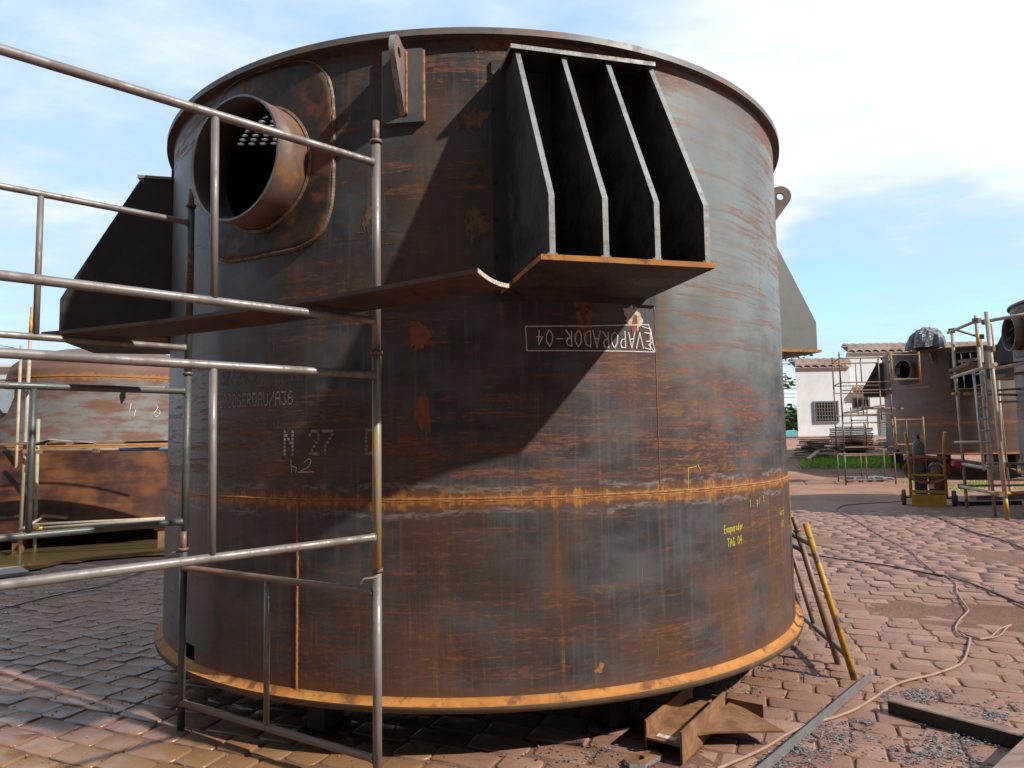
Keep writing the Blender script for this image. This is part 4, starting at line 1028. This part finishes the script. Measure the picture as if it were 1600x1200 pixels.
# ------------------------------------------------------------------ copies of the big vessel on the right
marks = ('stencilled_lettering', 'chalk_writing', 'yellow_writing', 'primer_patch', 'stand', 'inner_downtake')
def vessel_copy(px, Y, rot, dz, label):
    c_ = at(px, 676, Y)
    o = copy_tree(tank, None, marks); o.location = (c_.x, c_.y, dz); o.rotation_euler = (0, 0, math.radians(rot)); o['label'] = label
    for ch in o.children:
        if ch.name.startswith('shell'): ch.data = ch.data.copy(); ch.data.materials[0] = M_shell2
    for k in range(6):
        a_ = 30 + 60 * k; q = cp_(a_, 2.2, 0); mb = MB(); h = ZB + dz + .1
        mb.box(q + Vector((0, 0, ZB - h / 2 - .001)), (.38, .30, h), Matrix.Rotation(math.radians(a_), 3, 'Z')); mb.box(q + Vector((0, 0, ZB - .02)), (.46, .36, .03), Matrix.Rotation(math.radians(a_), 3, 'Z'))
        mb.build('stand', M_steel, o)
    return o, c_
t2, t2c = vessel_copy(1507, 24.6, -44, .57, 'rusty cylindrical vessel on tall stands beyond the gas trolley, tarpaulin on its rim')
t3, t3c = vessel_copy(1836, 13.4, -78, .42, 'vessel cut by the right edge of the photo, its nozzle showing above the scaffold')
# tarp heap on top of the farther vessel
tp = MB(); n = 36; rings = []
tcx = at(1456, 540, 22.6)
for j in range(9):
    t = j / 8; ring = []; th_ = t * PI / 2
    for k in range(n):
        a_ = 2 * PI * k / n; w3 = max(math.cos(th_), .02) ** .55 * .95
        fold = 1 + .16 * math.sin(a_ * 5 + 1) * (1 - t) + .10 * math.sin(a_ * 9) * (1 - t) + .05 * math.sin(a_ * 14 + j)
        ring.append((.60 * w3 * fold * math.cos(a_) + .10 * t, .50 * w3 * fold * math.sin(a_), .66 * math.sin(th_) ** .8 * (1 + .12 * math.sin(a_ * 2 + .5) * t) + .05 * math.sin(a_ * 3 + 1) * (1 - t) + .03 * math.sin(a_ * 7 + j * 2) - .04))
    rings.append(tp.addv(ring))
for A, B in zip(rings, rings[1:]):
    for k in range(n): tp.face((A + k, A + (k + 1) % n, B + (k + 1) % n, B + k), 0, False)
tag(tp.build('tarpaulin_heap', M_tarp, None, (tcx.x, tcx.y + .3, 4.37)), 'crumpled grey tarpaulin over a lump on top of the far vessel', 'tarpaulin')

# ------------------------------------------------------------------ frame scaffold tower right of centre
YT = 21.4
def base_at(px): 
    q = at(px, 757, YT); return Vector((q.x, q.y, zg(q.x, q.y) + .01))
words = ('bottom', 'second', 'third', 'top')
G5 = 'frames of the scaffold tower before the white building'
fA, fB = base_at(1322), base_at(1400); dep = Vector((.5, 1.55, 0))
for l in range(4):
    up = Vector((0, 0, l * 1.0)); sp_ = l == 3
    add_frame(fA + up, fB + up, 1.0, mats=(M_pipeD, M_pipeR, M_pipeR, M_pipeR), label=words[l] + ' frame in the front face of the scaffold tower before the white building', group=G5, r=.024, spigot=sp_, mids=(.43,))
    if l != 1:
        add_frame(fA + dep + up, fB + dep + up, 1.0, mats=(M_pipeR, M_pipeR, M_pipeR, M_pipeR), label=words[l] + ' frame in the rear face of the scaffold tower before the white building', group=G5, r=.022, spigot=sp_)
    if l in (0, 3):
        add_frame(fA + up, fA + dep + up, 1.0, mats=(M_pipeR, M_pipeR, M_pipeR, M_pipeR), label=words[l] + ' frame on the left side of the scaffold tower', group=G5, r=.02, spigot=False, mids=())
q = fB; q2 = base_at(1444)
for l, wd in ((3, 'top'), (1, 'lower')):
    z0 = at(1400, 600 if l == 3 else 702, YT - .15).z
    add_frame(Vector((q.x, q.y - .15, z0)), Vector((q2.x, q2.y - .15, z0)), .98, mats=(M_pipeY, M_pipeY, M_pipeR, M_pipeR), label=wd + ' yellow frame hooked on the tower in front of the far vessel' + (' nozzle' if l == 3 else ''), group=G5, r=.026, spigot=False, mids=() if l == 3 else (.4,))
G6 = 'boards on the scaffold tower'
board(fA + Vector((.9, .25, 2.33)), fB + Vector((.5, .6, 2.30)), .5, .05, M_wood, 'brown board crossing the tower at mid height', group=G6)
board(fA + Vector((.5, .8, 2.20)), fB + Vector((.2, .9, 2.42)), .3, .05, M_wood, 'tilted brown board just behind the mid-height board of the tower', group=G6)
board(at(1385, 611, YT + .1), at(1445, 606, YT + .1), .4, .04, M_plank, 'dark board under the yellow frame by the far nozzle', group=G6)
mm = MB(); rs = random.Random(5); c0 = ground(1345, 754)
for _ in range(26):
    q0 = c0 + Vector((rs.uniform(-.5, 1.1), rs.uniform(-.1, .3), rs.uniform(.02, .16))); mm.box(q0, (rs.uniform(.08, .3), rs.uniform(.05, .1), .05), Matrix.Rotation(rs.random() * 3, 3, 'Z') @ Matrix.Rotation(rs.uniform(-.5, .5), 3, 'X'))
tag(mm.build('clamp_heap', M_frame), 'low heap of grey clamps on the soil at the tower foot', 'heap of clamps', kind='stuff')

# pipe scaffold nearer on the right with platform
YP = 13.2
sp2 = thing('pipe_scaffold', 'pale pipe-and-clamp scaffold at the right edge around the near vessel', 'scaffold', ground(1555, 805))
o0 = Vector(sp2.location)
def P_(px, py, Y=YP): return at(px, py, Y)
gA, gB, gC, gD = ground(1511, 793), ground(1555, 806), ground(1574, 812), ground(1578, 770)
def post_to(g, px, py, m, r=.026, segs=()): pole(sp2, g, at(px, py, g.y), m, 'pole', r, o0, segs)
post_to(gA, 1487, 515, M_pipeG, .032, ((.03, .08, M_yel),)); post_to(gB, 1524, 493, M_pipeG, .03, ((.84, .92, M_yel),)); post_to(gC, 1541, 487, M_pipeG, .038, ((.03, .10, M_yel),)); post_to(gD, 1549, 506, M_pipeG, .026)
post_to(ground(1569, 775), 1560, 580, M_pipeG, .024); post_to(ground(1589, 745), 1582, 575, M_pipeG, .024, ((.1, .2, M_yel),)); post_to(ground(1546, 770), 1533, 525, M_pipeG, .024)
for (x0, y0, Y0, x1, y1, Y1, r_, segs) in ((1481, 520, 14, 1529, 500, 13.1, .03, ()), (1490, 514, 14, 1536, 528, 15, .028, ()), (1536, 503, 12.7, 1640, 484, 12.2, .032, ()), (1487, 590, 13.9, 1556, 569, 12.6, .032, ()), (1488, 615, 14.2, 1588, 617, 14.6, .028, ((.2, .3, M_yel),)),
    (1492, 691, 14.2, 1545, 690, 13.4, .026, ()), (1496, 724, 14.0, 1556, 734, 12.9, .034, ()), (1500, 760, 13.9, 1565, 773, 12.5, .03, ((.6, .7, M_yel),)), (1560, 772, 12.6, 1640, 766, 13.4, .03, ((.1, .3, M_yel),)), (1506, 759, 14.2, 1600, 758, 15.5, .026, ((.05, .2, M_yel),)),
    (1542, 724, 14.2, 1640, 726, 14.5, .03, ((.2, .4, M_yel),)), (1540, 611, 13.5, 1600, 607, 14.5, .024, ()), (1556, 628, 14.5, 1600, 627, 14.8, .024, ()), (1572, 750, 13.5, 1640, 749, 13.5, .022, ()), (1555, 576, 12.8, 1640, 560, 12.6, .03, ())):
    pole(sp2, P_(x0, y0, Y0), P_(x1, y1, Y1), M_pipeG, 'rail', r_, o0, segs)
mm = MB()
for p in ((1487, 517, 14), (1526, 501, 13.1), (1540, 503, 12.7), (1532, 526, 14.8), (1490, 588, 13.9), (1545, 572, 12.6), (1551, 570, 12.7), (1548, 545, 12.6), (1553, 545, 14), (1498, 615, 14.2), (1538, 690, 13.5), (1548, 728, 13), (1556, 732, 12.7), (1503, 760, 13.9), (1562, 772, 12.5), (1572, 726, 13.2)): MB().box(P_(*p) - o0, (.11, .11, .09), Matrix.Rotation(rs.random(), 3, 'Z')).build('clamp', M_pipeR, sp2)
tag(MB().box((0, 0, 0), (.20, .09, .09)).tube([(-.1, 0, 0), (0, .01, -.02), (.1, 0, -.05)], .055, 8).build('rag', M_red, None, P_(1496, 724, 13.9)), 'red rag wrapped round the end of a scaffold pipe', 'rag')
G7 = 'platform boards at the right edge'
for i, (x0, y0, Y0, x1, y1, Y1, w3, m3, lb_) in enumerate(((1496, 582, 14.3, 1528, 570, 13.9, .5, M_wood, 'weathered dark board pile end at the left of the platform'), (1552, 573, 13.2, 1650, 566, 13.2, .4, M_plank, 'dark platform board under the near vessel bracket'), (1560, 590, 14, 1650, 578, 14, .4, M_wood, 'brown platform board behind and below the dark one'), (1504, 566, 14.6, 1524, 564, 14.6, .3, M_wood, 'short brown board on top of the weathered pile end'))):
    board(P_(x0, y0, Y0), P_(x1, y1, Y1), w3, .06, m3, lb_, group=G7)
G8 = 'timbers on the ground at the right edge'
board(ground(1500, 790), ground(1590, 788), .25, .09, M_plank, 'dark timber lying behind the scaffold feet', 'timber', 'timber', G8)
board(ground(1520, 783) + Vector((0, 0, .0)), ground(1620, 778), .2, .12, M_wood, 'brown timber behind the dark one under the scaffold', 'timber', 'timber', G8)
# ladder
ld = thing('ladder', 'aluminium ladder leaning on the right scaffold platform', 'ladder', at(1545, 738, 12.9))
o0 = Vector(ld.location); La0, La1, Lb0, Lb1 = at(1537, 735, 12.9), at(1521, 578, 13.3), at(1552, 738, 12.9), at(1537, 574, 13.3)
MB().tube([La0 - o0, La1 - o0], .022, 8).build('side_rail', M_alu, ld); MB().tube([Lb0 - o0, Lb1 - o0], .022, 8).build('side_rail', M_alu, ld)
for k in range(9):
    t = .05 + k * .112; MB().tube([La0.lerp(La1, t) - o0, Lb0.lerp(Lb1, t) - o0], .014, 8).build('rung', M_alu, ld)

# ------------------------------------------------------------------ gas trolley
gp = ground(1452, 790); gt = thing('gas_trolley', 'yellow two-wheeled trolley carrying welding gas cylinders', 'gas trolley', gp, rz=math.radians(-30))
hwid = .33
for sgn in (-1, 1):
    MB().tube([(sgn * hwid, 0, .16), (sgn * hwid, .0, 1.15), (sgn * (hwid + .02), -.03, 1.38), (sgn * (hwid + .04), -.10, 1.58)], .034, 10).build('handle', M_yel, gt)
    wh = MB().tube([(sgn * .43, .10, .16), (sgn * .51, .10, .16)], .17, 22).build('wheel', M_tyre, gt)
    MB().tube([(sgn * .425, .10, .16), (sgn * .535, .10, .16)], .07, 14).build('hub', M_rust, wh)
MB().tube([(-.52, .10, .16), (.52, .10, .16)], .02, 8).build('axle', M_pipeR, gt)
fr = MB()
for z_ in (.66, 1.02): fr.box((0, -.01, z_), (2 * hwid, .035, .05))
fr.box((0, -.02, .30), (2 * hwid, .04, .06)); fr.build('crossbar', M_yel, gt)
bs_ = MB(); bs_.box((0, .02, .13), (.64, .42, .22)); bs_.box((0, -.20, .015), (.66, .06, .03)); bs_.build('footplate', M_yel, gt)
def gas(x, y, r, h, m, name):
    g_ = MB().lathe([(.02, .25), (r, .25), (r, h - .16), (r * .93, h - .09), (r * .70, h - .03), (r * .35, h), (.03, h + .01)], (x, y), 28).build(name, m, gt)
    v = MB().tube([(x, y, h), (x, y, h + .12)], .025, 8).box((x, y, h + .08), (.16, .05, .05)); v.build('valve', M_black, g_)
    for dx in (-.07, .06):
        MB().tube([(x + dx, y - .05, h + .08), (x + dx, y - .09, h + .08)], .04, 12).build('gauge', M_alu, g_)
    return g_
gas(-.13, .13, .125, 1.42, M_cylG, 'oxygen_cylinder'); gb = gas(.17, .14, .15, .92, M_cylB, 'fuel_gas_cylinder')
MB().box((.06, -.018, .44), (.11, .004, .14)).build('paper_label', M_white, gb)
hs = MB()
for k in range(5):
    pts = []
    for i in range(41):
        a_ = 2 * PI * i / 40; pts.append(((.38 + .015 * k) * math.cos(a_), -.06 - .02 * (k % 3) + .12 * abs(math.cos(a_)), .78 + (.20 + .02 * k) * math.sin(a_) + .03 * math.sin(2 * a_ + k)))
    hs.tube(pts, .011, 6, cap=False)
for k in range(4):
    hs.tube([(-.36 + .72 * i / 16, -.06 - .01 * k, .60 - .08 * math.sin(PI * i / 16) * (1 + .2 * k)) for i in range(17)], .011, 6)
    hs.tube([(-.40 + .80 * i / 16, -.06 - .01 * k, 1.04 + .03 * math.sin(PI * i / 16) - .012 * k) for i in range(17)], .011, 6)
hs.build('hose', M_hose, gt)

# ------------------------------------------------------------------ white building
YB = 33.0
bl = thing('white_building', 'white plastered building with clay-tiled parapets beyond the timber piles', 'building', at(1245, 684, YB))
o0 = Vector(bl.location)
def bp(px, py, Y=YB): return at(px, py, Y) - o0
x0, x1 = bp(1246, 650).x, bp(1332, 650).x; zt1 = bp(1290, 573).z; x2 = bp(1560, 650).x; zt2 = bp(1380, 549).z
SH = .46
def shed(xa, xb, y0_, z1_):
    m5 = MB(); m5.prism([(xa, -1), (xb, -1), (xb, z1_), (xa, z1_)], lambda a_, b_, t: Vector((a_ + t * SH, t, b_)), y0_, y0_ + 7); return m5.build('wall', M_white, bl)
shed(x0, x1, 0, zt1); shed(x1 + .004 - .3 * SH, x2, .3, zt2)
bk = MB(); bk.box(((x0 + x1) / 2, -.06, -.30), (x1 - x0 + .3, .10, .7)); bk.build('footing', M_bank, bl)
bk = MB(); bk.box(((x1 + x2) / 2, .12, -.30), (x2 - x1, .32, .72)); bk.build('footing', M_wood2, bl)
def tiles(xa, xb, y, z, n, name, m, dep=.55, sg=1, h=.26):
    mb = MB(); w3 = (xb - xa) / n; seg = 8
    for k in range(n):
        prof = []
        for i in range(seg + 1):
            t = i / seg; prof.append((xa + w3 * (k + t), .17 * (abs(math.sin(PI * t)) ** .7 if True else 0)))
        b0 = mb.addv([(p[0], y - .12, z + p[1]) for p in prof] + [(p[0], y + dep, z + p[1] + .12) for p in prof] + [(p[0], y - .12, z - h + p[1] * .75) for p in prof])
        q = seg + 1
        for i in range(seg):
            mb.face((b0 + i, b0 + i + 1, b0 + q + i + 1, b0 + q + i), 0, True); mb.face((b0 + i + 1, b0 + i, b0 + 2 * q + i, b0 + 2 * q + i + 1), 0, False)
        e0 = b0 + 2 * q; mb.face((e0, e0 + seg, b0 + q + seg, b0 + q), 0)
    return mb.build(name, m, bl)
tiles(x0 - .05, x1 + .02, 0, bp(1290, 566).z, 7, 'roof_tiles', M_tile); tiles(x1 + .03, x2, .3, bp(1380, 541).z, 18, 'roof_tiles', M_tile)
def opening(name, pxa, pya, pxb, pyb, yoff, mglass, nx_, nz_, grid=True):
    A, B = bp(pxa, pya), bp(pxb, pyb); w3, h3 = B.x - A.x, A.z - B.z; cx_, cz_ = (A.x + B.x) / 2, (A.z + B.z) / 2
    fr = MB(); t = .07
    for (dx, dz_, ww, hh_) in ((0, h3 / 2 - t / 2, w3, t), (0, -h3 / 2 + t / 2, w3, t), (-w3 / 2 + t / 2, 0, t, h3 - 2 * t), (w3 / 2 - t / 2, 0, t, h3 - 2 * t)): fr.box((cx_ + dx, yoff - .035, cz_ + dz_), (ww, .06, hh_))
    wf = fr.build(name, M_frame, bl)
    MB().box((cx_, yoff - .011, cz_), (w3 - 2 * t, .012, h3 - 2 * t)).build('pane', mglass, wf)
    if grid:
        gr = MB()
        for i in range(1, nx_): gr.box((cx_ - w3 / 2 + w3 * i / nx_, yoff - .045, cz_), (.022, .02, h3 - 2 * t - .004))
        for i in range(1, nz_): gr.box((cx_, yoff - .047, cz_ - h3 / 2 + h3 * i / nz_), (w3 - 2 * t - .004, .016, .022))
        gr.build('grille', M_alu, wf)
    return wf
opening('window', 1270, 627, 1311, 660, 0, M_glass, 9, 6)
opening('window', 1337, 622, 1364, 637, .3, M_glass, 4, 1)
dr_ = opening('door', 1378, 638, 1401, 686, .3, M_grey, 1, 12)
aw = MB(); A = bp(1333, 616); B = bp(1366, 616); aw.box(((A.x + B.x) / 2, .05, A.z), (B.x - A.x, .48, .06)); aw.build('awning', M_white, bl)
tiles(A.x, B.x, -.15, bp(1350, 612).z, 6, 'awning_tiles', M_tilec, .3, h=.1)

# timber piles
def pile(px0, px1, pyb, pyt, Y, n, messy, label, m1, m2, seed, depth=1.0):
    rs = random.Random(seed); A = at(px0, pyb, Y); B = at(px1, pyb, Y); zt_ = at(px0, pyt, Y).z; cx_, wx = (A.x + B.x) / 2, B.x - A.x
    root = thing('timber_pile', label, 'timber pile', (cx_, Y, A.z), 'timber piles by the white building')
    th = (zt_ - A.z) / n * 1.0
    for i in range(n):
        k = 3 if not messy else 2
        for j in range(k):
            L_ = wx * (rs.uniform(.85, 1.0) if not messy else rs.uniform(.45, 1.0 - .4 * i / n)); mb = MB()
            rt = Matrix.Rotation(rs.gauss(0, .02 if not messy else .22), 3, 'Z') @ Matrix.Rotation(rs.gauss(0, .005 if not messy else .05), 3, 'Y')
            mb.box((rs.uniform(-.03, .03) * wx * (1 if not messy else 3), (j / k - .4) * depth, th * (i + .5)), (L_, depth / k * .9, th * .72), rt)
            mb.build('board', m1 if rs.random() < .7 else m2, root)
    return root
pile(1238, 1302, 708, 686, 27.6, 8, True, 'low messy pile of grey brown boards left of the grass', M_wood, M_wood2, 1)
pile(1306, 1352, 704, 669, 28.6, 13, False, 'tall neat stack of dark boards in front of the white building', M_plank, M_wood, 2, 1.4)
pile(1366, 1406, 702, 685, 29.5, 6, True, 'pale low stack of boards behind the scaffold tower', M_wood2, M_wood, 3)
fr_a = at(1307, 703, 27.6); add_frame(fr_a, fr_a + Vector((1.25, .1, 0)), 1.0, mats=(M_pipeR,) * 4, label='scaffold frame leaning before the neat stack of boards', group='spare frames by the timber', r=.024, spigot=False)
fr_b = at(1332, 690, 27.9); fr_b.z = at(1320, 702, 27.9).z + .85; add_frame(fr_b, fr_b + Vector((.7, .1, 0)), .8, mats=(M_pipeR,) * 4, label='upper small frame set on the neat stack of boards', group='spare frames by the timber', r=.02, spigot=False, barz=(.3, .6), mids=())
G9 = 'loose boards on the soil'
board(at(1232, 716, 25.3), at(1275, 714, 25.6), .15, .04, M_wood2, 'thin pale board lying left on the soil before the messy pile', 'loose_board', 'board', G9)
board(at(1263, 718, 24.9), at(1278, 706, 26.4), .15, .05, M_wood2, 'short pale board propped against the messy pile', 'loose_board', 'board', G9)

# grass
gr = MB(); rs = random.Random(11)
def tuft(x, y, n, h, spread):
    for _ in range(n):
        a_ = rs.random() * 2 * PI; r0 = rs.random() * spread; bx, by = x + r0 * math.cos(a_), y + r0 * math.sin(a_); z0 = soil_z(bx, by) - .01
        hh_ = h * rs.uniform(.5, 1.2); lx, ly = rs.gauss(0, .3) * hh_, rs.gauss(0, .3) * hh_; w3 = rs.uniform(.008, .02) * (1 + hh_ * 2); ca_, sa_ = math.cos(a_), math.sin(a_)
        b0 = gr.addv([(bx - w3 * ca_, by - w3 * sa_, z0), (bx + w3 * ca_, by + w3 * sa_, z0), (bx + lx, by + ly, z0 + hh_)]); gr.face((b0, b0 + 1, b0 + 2))
for px, py, n in ((1300, 708, 14), (1312, 704, 14), (1290, 711, 8), (1330, 707, 14), (1345, 706, 12), (1360, 705, 12), (1375, 706, 12), (1392, 708, 12), (1282, 712, 5), (1318, 711, 10), (1350, 711, 8), (1260, 711, 4)):
    for _ in range(n * 4):
        Yq = rs.uniform(25.6, 27.3); q = at(px + rs.gauss(0, 6), py, Yq); tuft(q.x, q.y, 16, .20, .25)
for px, py, n in ((1360, 738, 5), (1380, 745, 6), (1395, 735, 6), (1530, 758, 10), (1515, 762, 8), (1500, 762, 6), (1430, 752, 4), (1600, 760, 5)):
    for _ in range(n * 4):
        q = ground(px + rs.gauss(0, 9), py + rs.gauss(0, 3)); tuft(q.x, q.y, 9, .07, .25)
tag(gr.build('grass', M_grass), 'bright green grass at the foot of the timber piles', 'grass', kind='stuff')

# trees and bushes beyond
def tree(x, y, z, h, w, seed, label, m=M_leaf, name='tree', cat='tree', trunk=.35, n=1500, ls=.22, group=None):
    rs = random.Random(seed); root = thing(name, label, cat, (x, y, z), group)
    th = h * trunk
    MB().tube([(0, 0, -.3), (.05, .02, th * .5), (0, 0, th), (.1, 0, h * .7)], .1, 8, rads=[.05 * h ** .8, .04 * h ** .8, .03 * h ** .8, .01 * h]).build('trunk', M_bark, root)
    cl = [(rs.gauss(0, w * .25), rs.gauss(0, w * .25), th + (h - th) * rs.uniform(.12, .85), w * rs.uniform(.16, .30)) for _ in range(16)]
    mb = MB()
    for _ in range(n):
        c_ = rs.choice(cl); a_, b_ = rs.random() * 2 * PI, math.acos(rs.uniform(-1, 1)); rr = c_[3] * rs.uniform(.6, 1.12)
        p = Vector((c_[0] + rr * math.sin(b_) * math.cos(a_), c_[1] + rr * math.sin(b_) * math.sin(a_), c_[2] + rr * .8 * math.cos(b_)))
        s3 = ls * rs.uniform(.5, 1.2); rt = Matrix.Rotation(rs.random() * 6.28, 3, 'Z') @ Matrix.Rotation(rs.random() * 3.1, 3, 'X')
        q = [p + rt @ Vector(v) for v in ((-s3, -s3 * .5, 0), (s3, -s3 * .4, 0), (s3 * .7, s3 * .6, 0), (-s3 * .6, s3 * .5, 0))]; b0 = mb.addv(q); mb.face((b0, b0 + 1, b0 + 2, b0 + 3))
    mb.build('crown', m, root)
    return root
G10 = 'trees beyond the yard'
tl = [(1226, 62, 2.3, 7, 'low bushy tree right at the vessel edge beyond the yard'), (1241, 66, 2.0, 8, 'pale bushy tree in the gap left of the white building'), (1205, 70, 2.6, 8, 'tree mostly hidden behind the big vessel')]
for i, (px, Y, h, w, lb_) in enumerate(tl):
    q = at(px, 680, Y); tree(q.x, q.y, 1.4 - .6, h, w, 20 + i, lb_, M_leaf if i % 2 else M_leaf2, group=G10, n=2600, trunk=.12, ls=.28)
q = at(1240, 602, 48); tree(q.x + .6, q.y, 1.4, 6.0, 2.6, 40, 'thin branchy tree tip peeping beside the building corner', M_leaf2, group=G10, n=420, trunk=.5, ls=.14)
# turquoise tank roof in the gap
q = at(1240, 682, 45); m_ = MB(); m_.prism([(-.5, -.8), (.7, -.8), (.7, .05), (.1, .42), (-.5, .1)], lambda a_, b_, t: Vector((a_, t, b_)), 0, 1.2)
tag(m_.build('water_tank', mottled("turquoise_plastic", (.12, .45, .48), (.16, .5, .52), 2), None, q), 'small turquoise covered tank in the gap beside the building', 'water tank')

# overhead wires
G11 = 'overhead wires'
def wire(A, B, sag, label, r=.02):
    A, B = Vector(A), Vector(B); pts = [A.lerp(B, i / 24) - Vector((0, 0, sag * 4 * (i / 24) * (1 - i / 24))) for i in range(25)]
    tag(MB().tube(pts, r, 5).build('overhead_wire', M_cableD), label, 'wire', G11)
for i, (ya, yb, w) in enumerate(((553, 547, 'upper wire'), (557, 553, 'second wire'))):
    wire(at(1100, ya + 6, 45), at(1700, yb - 24, 45), .8, w + ' crossing over the white building roof')
for i, (ya, w) in enumerate(((592, 'top'), (603, 'second'), (611, 'third'), (617, 'lowest'))):
    wire(at(1150, ya, 60), at(1330, ya - 2, 60), .3, w + ' wire between the vessel edge and the white building', .025)
for i, (ya, yb, w) in enumerate(((532, 560, 'upper'), (538, 566, 'lower'))):
    wire(at(-60, ya - 6, 40), at(160, yb, 40), .2, w + ' wire sloping down at the left edge', .02)
